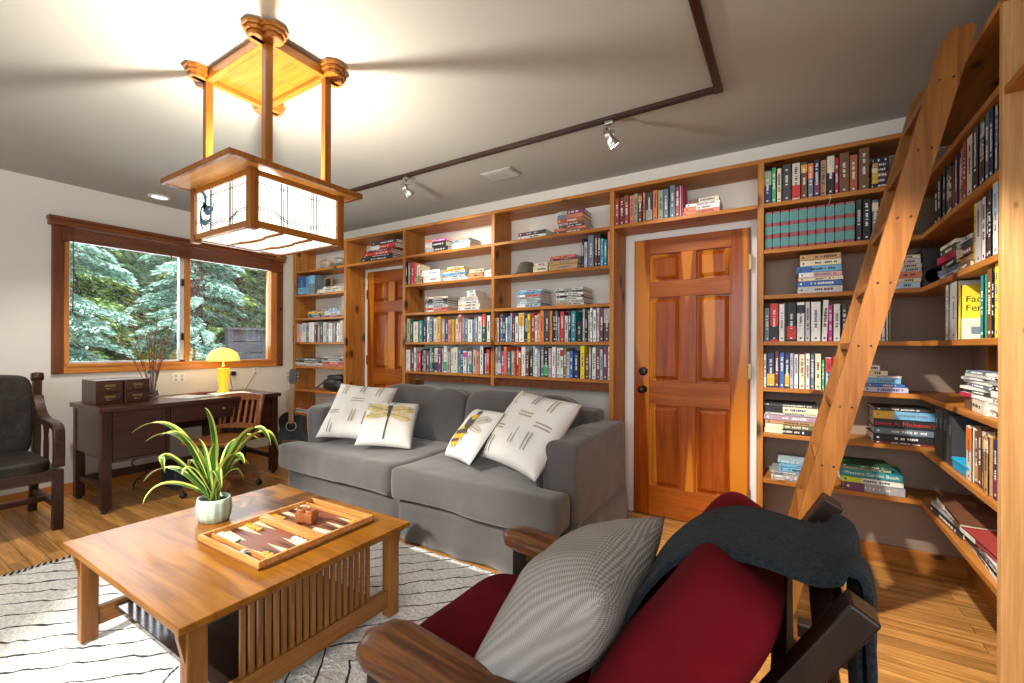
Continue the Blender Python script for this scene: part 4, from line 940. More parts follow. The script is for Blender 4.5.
# tips read from the photo on a plane through the pot facing the camera
nrm = Vector((-_s, _c, 0))
def atdepth(u, v, dd):
    d = Vector(ray(u, v)); dep = (base-Vector((0, 0, H))).dot(nrm)+dd; return Vector((0, 0, H))+d*(dep/d.dot(nrm))
tips = [((132, 437), (178, 428), -.02, .034), ((145, 446), (185, 438), .06, .032), ((144, 508), (168, 484), -.10, .032), ((166, 476), (168, 455), -.05, .028), ((144, 486), (175, 468), .05, .028),
        ((205, 410), (214, 436), .02, .026), ((198, 441), (207, 455), -.06, .026), ((281, 459), (258, 430), .02, .040), ((262, 444), (236, 440), .09, .03), ((246, 467), (232, 456), -.08, .034),
        ((240, 442), (228, 452), .1, .03), ((245, 483), (233, 470), .02, .026), ((223, 491), (216, 470), -.1, .03), ((250, 468), (236, 462), .1, .026), ((190, 470), (196, 462), .1, .026),
        ((272, 449), (250, 428), -.07, .036), ((183, 478), (195, 470), -.09, .03), ((217, 445), (213, 462), -.04, .028), ((160, 440), (190, 440), -.09, .03)]
for (tp, md, dd, w_) in tips:
    T_ = atdepth(*tp, dd); M_ = atdepth(*md, dd*.5); M_ = M_+(M_-(base+T_)*.5)*.75
    an = R.uniform(0, 6.28); leaf(T_, M_, w_*1.65, base+Vector((math.cos(an)*.012, math.sin(an)*.012, -.01)), pt)

# ================================================================ SOFA
sf = thing('sofa', 'large grey slipcovered two cushion sofa in front of the bookcase', 'sofa', (-2.15, 2.5, 0))
SX0, SX1 = -3.35, -.955
mb = MB(); mb.box(SX0+.02, SX1-.02, 2.03, 3.02, .03, .29); soft(mb.build('skirted_base', sofam, sf), .022, 4, .012, .5)
# skirt front with a centre pleat
mb = MB(); n = 120; vs = []; fs = []
path = [(SX0+.01, 3.0), (SX0+.0, 2.03), (-2.16, 2.015), (-2.13, 2.035), (-2.10, 2.015), (SX1-.0, 2.02), (SX1+.005, 3.02)]
pp = []
for (p, q) in zip(path[:-1], path[1:]):
    L_ = math.dist(p, q); m_ = max(2, int(L_/.02))
    for k in range(m_): s = k/m_; pp.append((p[0]+(q[0]-p[0])*s, p[1]+(q[1]-p[1])*s))
pp.append(path[-1])
for i, (x, y) in enumerate(pp):
    for j, z in enumerate((.28, .2, .1, .012)):
        w_ = .014*j*noise.noise(Vector((x*6, y*6, 0)))+.004*j; nx_ = -1 if x < SX0+.03 and y > 2.05 else (1 if x > SX1-.02 and y > 2.05 else 0); ny_ = -1 if nx_ == 0 else 0
        vs.append((x+nx_*w_, y+ny_*w_, z))
for i in range(len(pp)-1):
    for j in range(3): k = i*4+j; fs.append((k, k+1, k+5, k+4))
mb.add(vs, fs, 0, True); o = mb.build('skirt', sofam, sf, fix=False); so = o.modifiers.new('s', 'SOLIDIFY'); so.thickness = .006
for x0, x1, zt in ((SX0, SX0+.21, .745), (SX1-.215, SX1, .715)):
    mb = MB(); mb.prism([(2.17, .08), (2.17, zt-.03), (2.21, zt), (3.0, zt+.015), (3.03, .08)], x0, x1, 'x'); soft(mb.build('arm', sofam, sf), .02, 9, .030, .28)
mb = MB(); mb.box(SX0+.15, SX1-.15, 2.84, 3.04, .2, .80); soft(mb.build('back', sofam, sf), .022, 10, .012, .4)
def tcush(x0, x1, left):
    mb = MB(); xi0 = x0+.22 if left else x0; xi1 = x1 if left else x1-.225
    poly = [(x0, 1.945), (x1, 1.945), (x1, 2.15), (xi1, 2.15), (xi1, 2.78), (xi0, 2.78), (xi0, 2.15), (x0, 2.15)]
    cl = []
    for p in poly:
        if not cl or math.dist(p, cl[-1]) > 1e-6: cl.append(p)
    mb.prism(cl, .275, .475, 'z'); return soft(mb.build('seat_cushion', sofam, sf), .02, 16, .034, .38)
tcush(-3.395, -2.143, True); tcush(-2.133, -.965, False)
for x0, x1, tl in ((-3.08, -2.165, -.02), (-2.155, -1.22, .0)):
    Mx = Matrix.Translation(((x0+x1)/2, 2.80, .665)) @ Matrix.Rotation(-.16, 4, 'X')
    puff('back_cushion', (x1-x0, .21, .46), sofam, sf, n=5.5, M=Mx, seg=22, nz=.016)

# throw pillows
linen = flat('linen_cream', (.74, .72, .69), .9, nz=.04, scale=6, bump=.2, bscale=300)
def strokes(mb, w, h, t, rects, mat, pinch=.06, lift=.0022):
    """flat marks lying on the pillow front"""
    def pt_(a, b_):
        x = a*w/2*(1-pinch*(1-b_*b_)); z = b_*h/2*(1-pinch*(1-a*a)); th = t/2*((1-a**4)*(1-b_**4))**.55
        return Vector((x, -th-lift, z))
    for (a0, b0, a1, b1, wd) in rects:
        d = Vector((a1-a0, b1-b0)); nn = Vector((-d.y, d.x)).normalized()*wd/2; n = 8; vs = []
        for k in range(n+1):
            s = k/n; c = Vector((a0, b0))+d*s
            for sg in (-1, 1): q = c+nn*sg; vs.append(pt_(q.x, q.y))
        mb.add(vs, [(2*k, 2*k+1, 2*k+3, 2*k+2) for k in range(n)], mat, True)
def polymark(mb, w, h, t, poly, mat, pinch=.06, lift=.0022, seg=6):
    def pt_(a, b_):
        x = a*w/2*(1-pinch*(1-b_*b_)); z = b_*h/2*(1-pinch*(1-a*a)); th = t/2*((1-a**4)*(1-b_**4))**.55
        return Vector((x, -th-lift, z))
    c = (sum(p[0] for p in poly)/len(poly), sum(p[1] for p in poly)/len(poly)); n = len(poly)
    vs = []; fs = []
    for r in range(seg+1):
        s = r/seg
        for p in poly: vs.append(pt_(c[0]+(p[0]-c[0])*s, c[1]+(p[1]-c[1])*s))
    for r in range(seg):
        for k in range(n): fs.append((r*n+k, r*n+(k+1) % n, (r+1)*n+(k+1) % n, (r+1)*n+k))
    mb.add(vs, fs, mat, True)
def ell(cx, cy, rx, ry, an=0, n=18):
    ca, sa = math.cos(an), math.sin(an); return [(cx+rx*math.cos(2*PI*k/n)*ca-ry*math.sin(2*PI*k/n)*sa, cy+rx*math.cos(2*PI*k/n)*sa+ry*math.sin(2*PI*k/n)*ca) for k in range(n)]
def pillow(name, label, w, h, t, loc, rot, mats, deco=None, seed=0, group='patterned throw pillows on the sofa', nz=.006, pinch=.06, pw=4, ex=.55):
    p = thing(name, label, 'pillow', loc, 0, group)
    p.rotation_euler = rot
    mb = pillow_mesh(w, h, t, nz=nz, seed=seed, pinch=pinch, pw=pw, ex=ex)
    if deco:
        m2 = MB(); deco(m2, w, h, t); n0 = len(mb.v); mb.v += m2.v; mb.f += [tuple(i+n0 for i in f) for f in m2.f]; mb.mi += [i+2 for i in m2.mi]; mb.sm += m2.sm
    o = mb.build('cover', mats, p, local=True, fix=False); weld(o)
    return p
tanst = flat('tan_stitch', (.42, .33, .20), .9); grst = flat('grey_stitch', (.30, .26, .22), .9)
def dashes(seedv):
    def f(mb, w, h, t):
        S = [(-.62, .45, -.62, .85), (-.52, .45, -.52, .85), (-.2, .30, .25, .30), (-.2, .21, .25, .21), (-.02, -.55, -.02, -.1), (.08, -.55, .08, -.1), (-.8, -.18, -.4, -.18), (-.8, -.26, -.4, -.26),
             (.55, .45, .55, .85), (.65, .45, .65, .85), (.45, -.6, .45, -.15), (.55, -.6, .55, -.15), (-.62, -.9, -.62, -.5), (-.52, -.9, -.52, -.5), (.45, .12, .88, .12), (.45, .03, .88, .03), (.08, .55, .08, .9), (-.02, .55, -.02, .9)]
        strokes(mb, w, h, t, [s_+(.035,) for s_ in S[:10]], 0, lift=.004); strokes(mb, w, h, t, [s_+(.035,) for s_ in S[10:]], 1, lift=.004)
    return f
pillow('throw_pillow', 'large cream dashed pillow against the left sofa arm', .506, .499, .16, (-2.843, 2.285, .722), (-.698, .052, .388), [linen, linen, tanst, grst], dashes(1), 1, pinch=.09)
gold = flat('gold_print', (.62, .50, .24), .9, nz=.2, scale=30); dkp = flat('dark_print', (.09, .07, .06), .9); blk = flat('black_cloth', (.02, .022, .028), .9)
def dragonfly(mb, w, h, t):
    polymark(mb, w, h, t, ell(-.48, .50, .46, .19, -.05), 0, lift=.004); polymark(mb, w, h, t, ell(.48, .50, .46, .19, .05), 0, lift=.004)
    polymark(mb, w, h, t, ell(-.46, .16, .42, .17, .16), 0, lift=.005); polymark(mb, w, h, t, ell(.46, .16, .42, .17, -.16), 0, lift=.005)
    strokes(mb, w, h, t, [(0, .5, .0, .1, .12), (0, .1, -.02, -.85, .06)], 1, lift=.007); polymark(mb, w, h, t, ell(0, .56, .10, .10), 1, lift=.009)
    strokes(mb, w, h, t, [(0, .5, -.18, .95, .02), (0, .5, .18, .9, .02), (0, .38, -.9, .58, .015), (0, .38, .9, .58, .015), (0, .25, -.85, .10, .012), (0, .25, .85, .10, .012)], 1, lift=.008)
pillow('throw_pillow', 'cream pillow printed with a golden dragonfly, second on sofa from left', .41, .395, .13, (-2.560, 2.335, .648), (-.72, .083, .625), [linen, blk, gold, dkp], dragonfly, 2, pinch=.05)
yel = flat('bee_yellow', (.72, .42, .02), .9, nz=.2, scale=40); wing = flat('bee_wing', (.50, .47, .40), .9, nz=.2, scale=30)
def bee(mb, w, h, t):
    polymark(mb, w, h, t, ell(.50, .42, .46, .17, .30), 2, lift=.004); polymark(mb, w, h, t, ell(.50, .08, .42, .13, -.1), 2, lift=.004)
    strokes(mb, w, h, t, [(.1, .2, .8, .52, .014), (.1, .15, .75, .05, .014), (-.15, -.1, .25, -.55, .03), (-.2, .1, .3, -.2, .025), (-.3, -.1, -.05, -.75, .025), (.1, .55, .35, .75, .02), (-.05, .6, -.1, .8, .02)], 1, lift=.0045)
    polymark(mb, w, h, t, ell(-.22, -.28, .32, .50, -.25), 0, lift=.006); strokes(mb, w, h, t, [(-.52, -.22, .1, -.08, .19)], 1, lift=.0085); strokes(mb, w, h, t, [(-.50, -.56, .0, -.46, .12)], 1, lift=.0085)
    polymark(mb, w, h, t, ell(-.03, .28, .27, .30), 1, lift=.007); polymark(mb, w, h, t, ell(.06, .52, .19, .14, .3), 0, lift=.009); polymark(mb, w, h, t, ell(.10, .72, .13, .10), 1, lift=.010)
pillow('throw_pillow', 'small cream pillow printed with a bumblebee, black backed', .381, .387, .13, (-1.722, 2.29, .665), (-.715, -.057, -.468), [linen, blk, yel, dkp, wing], bee, 3, pinch=.04)
pillow('throw_pillow', 'largest cream dashed pillow leaning on right sofa arm', .535, .524, .18, (-1.335, 2.315, .728), (-.726, .075, -.313), [linen, linen, tanst, grst], dashes(2), 4, pinch=.07)

# ================================================================ MORRIS CHAIR (foreground)
mc = thing('morris_armchair', 'reclining oak Morris armchair with red velvet cushions in the foreground', 'armchair', (-.35, .97, 0))
def arm(y0, y1, far):
    n = 26; mb = MB(); vs = []; fs = []; x0, x1 = (-.835 if far else -.800), .06
    m_ = 14
    for i in range(n+1):
        s = i/n; x = x0+(x1-x0)*s
        z = .592-.085*max(0, s-.05)**1.1 ; yc = (y0+y1)/2; hw_ = (y1-y0)/2*(1-.12*s)
        fr_ = math.sqrt(max(.0, 1-max(0, 1-s/.085)**2)) if s < .085 else 1
        hh = .030*max(.3, fr_); hw2 = hw_*max(.12, fr_)
        if i == n: hh *= .6; hw2 *= .8
        for k in range(m_):
            a_ = 2*PI*k/m_; ca, sa = math.cos(a_), math.sin(a_)
            vs.append((x, yc+hw2*math.copysign(abs(ca)**.6, ca), z+hh*math.copysign(abs(sa)**.7, sa)))
    for i in range(n):
        for k in range(m_): fs.append((i*m_+k, i*m_+(k+1) % m_, (i+1)*m_+(k+1) % m_, (i+1)*m_+k))
    fs.append(tuple(range(m_))); fs.append(tuple(n*m_+k for k in range(m_))); mb.add(vs, fs, 0, True); return mb.build('armrest', arm_oak, mc)
arm(.60, .745, False); arm(1.225, 1.350, True)
for yc in (.68, 1.287):
    MB().box(-.785, -.735, yc-.025, yc+.025, 0.0, .585).build('leg', ebony, mc, bevel=.003)
    MB().box(-.03, .02, yc-.025, yc+.025, 0, .525).build('leg', ebony, mc, bevel=.003)
    MB().box(-.735, -.03, yc-.012, yc+.012, .27, .34).build('side_rail', ebony, mc, bevel=.002)
    for k in range(9): x = -.675+k*.072; MB().box(x-.012, x+.012, yc-.006, yc+.006, .34, .585-.01*k*.8).build('spindle', ebony, mc)
MB().box(-.785, -.755, .70, 1.265, .27, .345).build('front_rail', arm_oak, mc, bevel=.003)
MB().box(-.02, .01, .70, 1.265, .27, .345).build('rear_rail', ebony, mc, bevel=.003)
MB().box(-.74, -.16, .71, 1.255, .335, .36).build('seat_deck', ebony, mc)
puff('seat_cushion', (.62, .50, .15), redvel, mc, n=7, M=Matrix.Translation((-.525, .975, .432)) @ Matrix.Rotation(.03, 4, 'Y'), seg=20, nz=.008)
# reclining back
bd = Vector((.525, 0, .851))
for yc in (.782, 1.195):
    a0 = Vector((-.185, yc, .43)); a1 = Vector((.090, yc, .880)) if yc < 1 else Vector((.083, yc, .905)); MB().bar(a0, a1, .040, .052, up=(0, 1, 0)).build('back_post', ebony, mc, bevel=.004)
for s in (.12, .35, .58, .80):
    c0 = Vector((-.175, .80, .44))+Vector((.288, 0, .467))*s; MB().bar(c0, c0+Vector((0, .377, 0)), .012, .045, up=(.51, 0, .86)).build('back_slat', ebony, mc)
c0 = Vector((.052, .80, .836)); MB().bar(c0, c0+Vector((0, .377, 0)), .022, .05, up=(.51, 0, .86)).build('top_rail', ebony, mc, bevel=.003)
MB().tube([(.075, .66, .60), (.075, 1.31, .60)], .011, 10).build('support_rod', ebony, mc)
for yc in (.68, 1.287): MB().box(.02, .16, yc-.02, yc+.02, .50, .575).build('ratchet_block', ebony, mc, bevel=.004)
Mc = Matrix.Translation((-.172, .985, .680)) @ Matrix.Rotation(math.radians(31.6), 4, 'Y')
bc = puff('back_cushion', (.180, .55, .48), redvel, mc, n=4.6, M=Mc, seg=30, nz=.010)
for v in bc.data.vertices:      # pressed down under the throw, corners standing proud
    q = (v.co.y-.975)/.15; dip = math.exp(-q*q*1.2)
    if v.co.z > .70: v.co.z -= .045*dip*min(1, (v.co.z-.70)/.15); v.co.x -= .02*dip*min(1, (v.co.z-.70)/.15)

# grey pillow
gpm = flat('woven_grey', (.36, .33, .31), .95, nz=.12, scale=14, bump=.5, bscale=260)
def weave_mat():
    m, nt, b = newmat('woven_grey_stripe'); N = nt.nodes.new; L = nt.links.new
    tc = N('ShaderNodeTexCoord'); w1 = N('ShaderNodeTexWave'); w1.bands_direction = 'X'; w1.inputs['Scale'].default_value = 24; w1.inputs['Distortion'].default_value = .6
    w2 = N('ShaderNodeTexWave'); w2.bands_direction = 'Z'; w2.inputs['Scale'].default_value = 70; w2.inputs['Distortion'].default_value = 1.2
    L(tc.outputs['Object'], w1.inputs['Vector']); L(tc.outputs['Object'], w2.inputs['Vector'])
    ad = N('ShaderNodeMath'); ad.operation = 'MULTIPLY_ADD'; L(w1.outputs['Fac'], ad.inputs[0]); ad.inputs[1].default_value = .6; L(w2.outputs['Fac'], ad.inputs[2])
    mr = N('ShaderNodeMapRange'); L(ad.outputs[0], mr.inputs[0]); mr.inputs['From Max'].default_value = 1.6
    r = N('ShaderNodeValToRGB'); r.color_ramp.elements[0].color = (.15, .14, .135, 1); r.color_ramp.elements[1].color = (.40, .38, .36, 1); L(mr.outputs[0], r.inputs[0]); L(r.outputs[0], b.inputs['Base Color'])
    bp = N('ShaderNodeBump'); bp.inputs['Strength'].default_value = .5; bp.inputs['Distance'].default_value = .004; L(mr.outputs[0], bp.inputs['Height']); L(bp.outputs[0], b.inputs['Normal']); setin(b, Roughness=.95); return m
wv = weave_mat()
gp = pillow('throw_pillow', 'woven grey pillow resting on the red armchair seat', .45, .43, .23, (-.355, .96, .672), (0, 0, 0), [wv, wv], None, 6, group='grey armchair pillow', nz=.008, pinch=.07, pw=2.4, ex=.62)
Mg = Matrix.Translation((-.418, .930, .665)) @ Matrix.Rotation(math.radians(46), 4, 'Y') @ Matrix.Rotation(-PI/2, 4, 'Z')
gp.matrix_world = Mg
# scarf / throw
scm = flat('charcoal_wool', (.014, .019, .024), .98, nz=.5, scale=150, bump=.5, bscale=300, Sheen_Weight=.05, Specular_IOR_Level=.1)
th = thing('wool_scarf', 'charcoal wool throw draped over the back of the red armchair', 'throw', (0, .98, .9))
path = [(-.35, .54), (-.318, .63), (-.262, .742), (-.222, .812), (-.172, .872), (-.11, .898), (-.03, .898), (.04, .893), (.082, .905), (.108, .885), (.114, .80), (.115, .66), (.113, .50), (.11, .36)]
# smooth the path
def crom(P, m_=5):
    out = []; Q = [P[0]]+P+[P[-1]]
    for i in range(1, len(Q)-2):
        for k in range(m_):
            t_ = k/m_; p0, p1, p2, p3 = [Vector(q) for q in Q[i-1:i+3]]
            out.append(.5*((2*p1)+(-p0+p2)*t_+(2*p0-5*p1+4*p2-p3)*t_*t_+(-p0+3*p1-3*p2+p3)*t_**3))
    out.append(Vector(P[-1])); return out
cp_ = crom(path); mb = MB(); vs = []; fs = []; W = 22
for i, p in enumerate(cp_):
    s = i/(len(cp_)-1)
    yn = .85-.02*math.sin(s*PI)+.015*s; yf = 1.105-.0*s
    if s > .75: yf = 1.105-(s-.75)*.3
    for k in range(W+1):
        q = k/W; y = yn+(yf-yn)*q
        z = p.y+.010*noise.noise(Vector((p.x*8, y*14, 2)))-(.018*(abs(q-.5)*2)**4 if s < .6 else 0); x = p.x+.012*noise.noise(Vector((p.y*6, y*16, 7)))
        vs.append((x, y, z))
for i in range(len(cp_)-1):
    for k in range(W): a_ = i*(W+1)+k; fs.append((a_, a_+1, a_+W+2, a_+W+1))
mb.add(vs, fs, 0, True); o = mb.build('cloth', scm, th, fix=False); so = o.modifiers.new('s', 'SOLIDIFY'); so.thickness = .011; so.offset = 1
fr = MB()
for k in range(26):
    y = .85+k*.0075; x = .108; pts = [(x, y, .365), (x+R.uniform(-.006, .006), y+R.uniform(-.006, .006), .32), (x+R.uniform(-.01, .01), y+R.uniform(-.01, .01), .27)]; fr.tube(pts, [.003, .003, .0015], 5)
f_ = fr.build('fringe', scm, th, fix=False); f_['kind'] = 'stuff'
# inner hanging end with fringe (behind, seen below the post top)
mb = MB(); vs = []; fs = []
for i in range(9):
    z = .86-.30*i/8
    for k in range(9): y = .87+.14*k/8; vs.append((.092+.006*noise.noise(Vector((z*9, y*20, 1))), y, z))
for i in range(8):
    for k in range(8): a_ = i*9+k; fs.append((a_, a_+1, a_+10, a_+9))
mb.add(vs, fs, 0, True); o = mb.build('inner_fold', scm, th, fix=False); so = o.modifiers.new('s', 'SOLIDIFY'); so.thickness = .006
fr = MB()
for k in range(18):
    y = .872+k*.008; fr.tube([(.092, y, .57), (.092+R.uniform(-.006, .006), y+R.uniform(-.005, .005), .53), (.092, y+R.uniform(-.008, .008), .49)], [.0028, .0028, .0015], 5)
f_ = fr.build('fringe', scm, th, fix=False); f_['kind'] = 'stuff'

# ================================================================ DESK and things on it
DX0, DX1, DY0, DY1, DZ = -4.86, -4.215, 1.135, 2.44, .775
dk = thing('writing_desk', 'long dark brown mission writing desk under the window', 'desk', ((DX0+DX1)/2, (DY0+DY1)/2, 0))
MB().box(DX0-.01, DX1+.02, DY0-.02, DY1+.02, DZ-.035, DZ).build('desktop', dark_y, dk, bevel=.004)
for x in (DX0+.03, DX1-.03):
    for y in (DY0+.03, DY1-.03):
        lg_ = MB().box(x-.03, x+.03, y-.03, y+.03, .025, DZ-.035).build('leg', dark_z, dk, bevel=.003)
        MB().lathe([(0, 0), (.014, 0), (.018, .012), (.01, .025), (0, .026)], 14, (x, y, 0)).build('caster', iron, lg_)
MB().box(DX0+.02, DX1-.065, DY0+.005, DY0+.02, .40, DZ-.035).build('side_panel', dark_y, dk); MB().box(DX0+.02, DX1-.065, DY1-.02, DY1-.005, .40, DZ-.035).build('side_panel', dark_y, dk)
MB().box(DX0+.01, DX0+.03, DY0+.06, DY1-.06, .45, DZ-.035).build('back_panel', dark_y, dk)
MB().box(DX0+.05, DX1-.06, DY0+.02, DY0+.06, .15, .19).build('stretcher', dark_x, dk); MB().box(DX0+.05, DX1-.06, DY1-.06, DY1-.02, .15, .19).build('stretcher', dark_x, dk)
MB().box(DX0+.1, DX0+.13, DY0+.06, DY1-.06, .14, .20).build('stretcher', dark_y, dk)
MB().box(DX0+.03, DX1-.02, DY0+.05, 1.56, .36, .38).build('bottom_board', dark_y, dk); MB().box(DX0+.03, DX1-.02, 2.04, DY1-.05, .36, .38).build('bottom_board', dark_y, dk)
MB().box(DX0+.03, DX1-.02, 1.535, 1.56, .38, DZ-.035).build('divider', dark_z, dk); MB().box(DX0+.03, DX1-.02, 2.04, 2.065, .38, DZ-.035).build('divider', dark_z, dk)
def knob(par, x, y, z, r=.012, mat=None):
    MB().lathe([(.005, 0), (.005, .012), (r, .018), (r*.9, .028), (0, .03)], 14, M=Matrix.Translation((x, y, z)) @ Matrix.Rotation(PI/2, 4, 'Y')).build('knob', mat or brass, par)
d1 = MB().box(DX1-.035, DX1-.012, DY0+.065, 1.53, .385, DZ-.04).build('drawer', dark_y, dk, bevel=.003)
d2 = MB().box(DX1-.035, DX1-.012, 1.565, 2.035, .60, DZ-.04).build('drawer', dark_y, dk, bevel=.003); knob(d2, DX1-.012, 1.95, .68)
d3 = MB().box(DX1-.035, DX1-.012, 2.07, DY1-.065, .40, DZ-.04).build('drawer', dark_y, dk, bevel=.003); knob(d3, DX1-.012, 2.12, .58)
MB().box(DX1-.03, DX1-.012, DY0+.06, DY1-.06, .735, DZ-.035).build('front_rail', dark_y, dk)
# card catalogue boxes
for i, (y0, y1) in enumerate(((1.165, 1.33), (1.338, 1.50))):
    cb = thing('card_file_cabinet', ['dark wooden two drawer card file cabinet at left end of desk', 'dark wooden two drawer card file cabinet beside the glass vase'][i], 'card cabinet', (-4.62, (y0+y1)/2, DZ), group=None)
    MB().box(-4.78, -4.455, y0, y1, DZ, DZ+.185).build('case', dark_x, cb, bevel=.003)
    for z0 in (DZ+.012, DZ+.098):
        dr = MB().box(-4.46, -4.447, y0+.012, y1-.012, z0, z0+.076).build('drawer', dark_y, cb, bevel=.002)
        yc = (y0+y1)/2
        MB().box(-4.447, -4.444, yc-.032, yc+.032, z0+.036, z0+.056).build('label_holder', brass, dr)
        MB().tube([(-4.445, yc-.024, z0+.028), (-4.435, yc-.02, z0+.022), (-4.435, yc+.02, z0+.022), (-4.445, yc+.024, z0+.028)], .004, 6).build('pull', brass, dr)
# vase with branches
vz = (-4.70, 1.60)
va = thing('glass_vase', 'clear glass vase holding reddish dried branches on the desk', 'vase', (vz[0], vz[1], DZ))
vg, nt, b = newmat('vase_glass'); setin(b, Base_Color=(.9, .92, .93, 1), Roughness=.05, IOR=1.45); b.inputs['Transmission Weight'].default_value = .95
mb = MB(); mb.lathe([(.0, .002), (.042, .002), (.046, .02), (.038, .09), (.026, .16), (.030, .20), (.040, .235), (.037, .235), (.027, .20), (.022, .16), (.034, .09), (.042, .02), (0, .01)], 24, (vz[0], vz[1], DZ)); mb.build('vase_body', vg, va)
brm = flat('branch_red', (.20, .06, .03), .8, nz=.3, scale=30)
for k in range(13):
    an = R.uniform(-PI, PI); sp_ = R.uniform(.05, .30); hgt = R.uniform(.5, .74); p0 = Vector((vz[0]+.01*math.cos(an), vz[1]+.01*math.sin(an), DZ+.02)); tip = Vector((vz[0]+.3*sp_*math.cos(an), vz[1]+sp_*math.sin(an), DZ+hgt)); md = (p0+tip)/2+Vector((0, -.02*math.sin(an), .0))
    mb = MB(); pts = [p0*(1-s)**2+md*2*s*(1-s)+tip*s*s for s in [q/9 for q in range(10)]]
    mb.tube(pts, [.004-.0025*q/9 for q in range(10)], 5)
    for q in range(4, 10):
        if R.random() < .8: b0 = pts[q]; e_ = b0+Vector((R.uniform(-.02, .02), R.uniform(-.05, .05), R.uniform(.02, .06))); mb.tube([b0, e_], [.0025, .001], 4)
        mb.lathe([(0, -.006), (.005, 0), (0, .008)], 6, pts[q]+Vector((0, R.uniform(-.006, .006), 0)))
    mb.build('branch', brm, va)
# table lamp
lx_, ly_ = -4.70, 2.17
DZ += .001
tl = thing('table_lamp', 'glowing yellow glass lamp with domed shade on the desk', 'lamp', (lx_, ly_, DZ))
amber_b = emit('lamp_amber', (1.0, .42, .02), .62); amber_s = emit('lamp_shade_glow', (1.0, .62, .13), .72)
MB().lathe([(.0, .0), (.052, .0), (.054, .008), (.035, .02), (.040, .08), (.050, .15), (.052, .22), (.050, .232), (0, .234)], 24, (lx_, ly_, DZ)).build('lamp_base', amber_b, tl)
MB().lathe([(0, .232), (.018, .234), (.022, .25), (.008, .262), (.006, .30), (0, .302)], 16, (lx_, ly_, DZ)).build('neck', brass, tl)
mb = MB(); prof = [(.140*math.cos(t_), .312+.128*math.sin(t_)) for t_ in [PI/2*k/12 for k in range(13)]]; mb.lathe([(.140, .310)]+[p for p in prof], 36, (lx_, ly_, DZ-.005)); sh_ = mb.build('lamp_shade', amber_s, tl, fix=False)
MB().lathe([(.0, .428), (.012, .444), (.006, .452), (0, .456)], 12, (lx_, ly_, DZ)).build('finial', brass, tl)
DZ -= .001
# papers and book
def sheet(name, label, x, y, w, l, rz, th_, m, cat='papers', group=None):
    o = MB().box(-w/2, w/2, -l/2, l/2, 0, th_).build(name, m, None, bevel=.001); o.location = (x, y, DZ); o.rotation_euler = (0, 0, rz); return tag(o, label, cat, group)
o = sheet('folded_newspaper', 'folded grey white newspaper lying on the middle of desk', -4.50, 1.80, .28, .24, .35, .006, flat('newsprint', (.58, .58, .56), .8, nz=.3, scale=40), 'newspaper')
o = sheet('open_book', 'open white booklet lying beside the yellow desk lamp', -4.46, 2.12, .24, .30, -.15, .010, wpaper, 'booklet')
o = sheet('red_notebook', 'thin dark red notebook lying behind the newspaper', -4.70, 1.96, .10, .16, .3, .012, bmat('maroon'), 'notebook')
# cable
c_ = MB().tube([(XL+.03, 2.39, .93), (XL+.07, 2.37, .95), (XL+.16, 2.32, .92), (XL+.30, 2.28, .80), (-4.72, 2.22, DZ+.004), (lx_, ly_+.05, DZ+.004)], .006).build('power_cord', flat('cord_grey', (.25, .24, .24), .5), tl)
for i, (y, z, lab) in enumerate(((1.93, .915, 'white double wall outlet left of the yellow desk lamp'), (2.42, .93, 'white wall outlet with black plug behind the lamp cord'), (2.66, .95, 'small white wall outlet between desk and guitar'))):
    ot = thing('wall_outlet', lab, 'outlet', (XL, y, z))
    MB().box(XL, XL+.006, y-.06 if i == 0 else y-.035, y+.06 if i == 0 else y+.035, z-.04 if i else z-.045, z+.04 if i else z+.045).build('plate', white_trim, ot, bevel=.003)
    mb = MB()
    for yy in ((-.025, .025) if i == 0 else (0,)):
        for dz in (-.018, .018): mb.box(XL+.006, XL+.0075, y+yy-.010, y+yy+.010, z+dz-.011, z+dz+.011)
    mb.build('socket', flat('socket_grey', (.45, .44, .42), .5), ot)
pl = MB().box(XL+.008, XL+.045, 2.395, 2.44, .915, .955).build('power_plug', black, None, bevel=.006); tag(pl, 'black power plug in the outlet behind the desk', 'plug')
MB().tube([(XL+.012, 2.66, .93), (XL+.03, 2.60, .85), (XL+.05, 2.5, .70), (XL+.05, 2.45, .45), (XL+.06, 2.5, .1)], .004).build('cord', _M['cord_grey'], ot)
pts = [(-4.66+.03*math.sin(k*1.3), 1.50+.05*math.cos(k*.9), .34-.028*k) for k in range(12)]
c_ = MB().tube([Vector(p) for p in pts], .006).build('cable_tangle', black); tag(c_, 'black tangled cables hanging beneath the writing desk', 'cables')
# swivel chair
sw = thing('desk_chair', 'brown wooden swivel desk chair with slatted back on casters', 'chair', (-4.05, 1.87, 0), math.radians(-62+90))
def L_(m, nm, mat, par=None): return m.build(nm, mat, par or sw, local=True)
# local: back toward +X? seat faces -Y local ; back at +Y local
for k in range(4):
    an = PI/4+k*PI/2; ex, ey = .27*math.cos(an), .27*math.sin(an)
    lg_ = L_(MB().bar((0, 0, .13), (ex, ey, .085), .045, .035), 'base_leg', chairwood)
    mb = MB(); mb.lathe([(.0, -.012), (.024, -.012), (.026, 0), (.024, .012), (0, .012)], 16, M=Matrix.Translation((ex, ey, .026)) @ Matrix.Rotation(PI/2, 4, 'X') @ Matrix.Rotation(an, 4, 'Y')); mb.tube([(ex, ey, .03), (ex, ey, .085)], .006); c2 = mb.build('caster', black, lg_, local=True)
L_(MB().tube([(0, 0, .12), (0, 0, .41)], .022, 12), 'post', iron)
L_(MB().box(-.12, .12, -.12, .12, .395, .42), 'seat_bracket', iron)
L_(MB().prism([(-.20, -.21), (.20, -.21), (.22, -.1), (.21, .20), (-.21, .20), (-.22, -.1)], .42, .455, 'z'), 'seat', chairwood).modifiers.new('b', 'BEVEL').width = .012
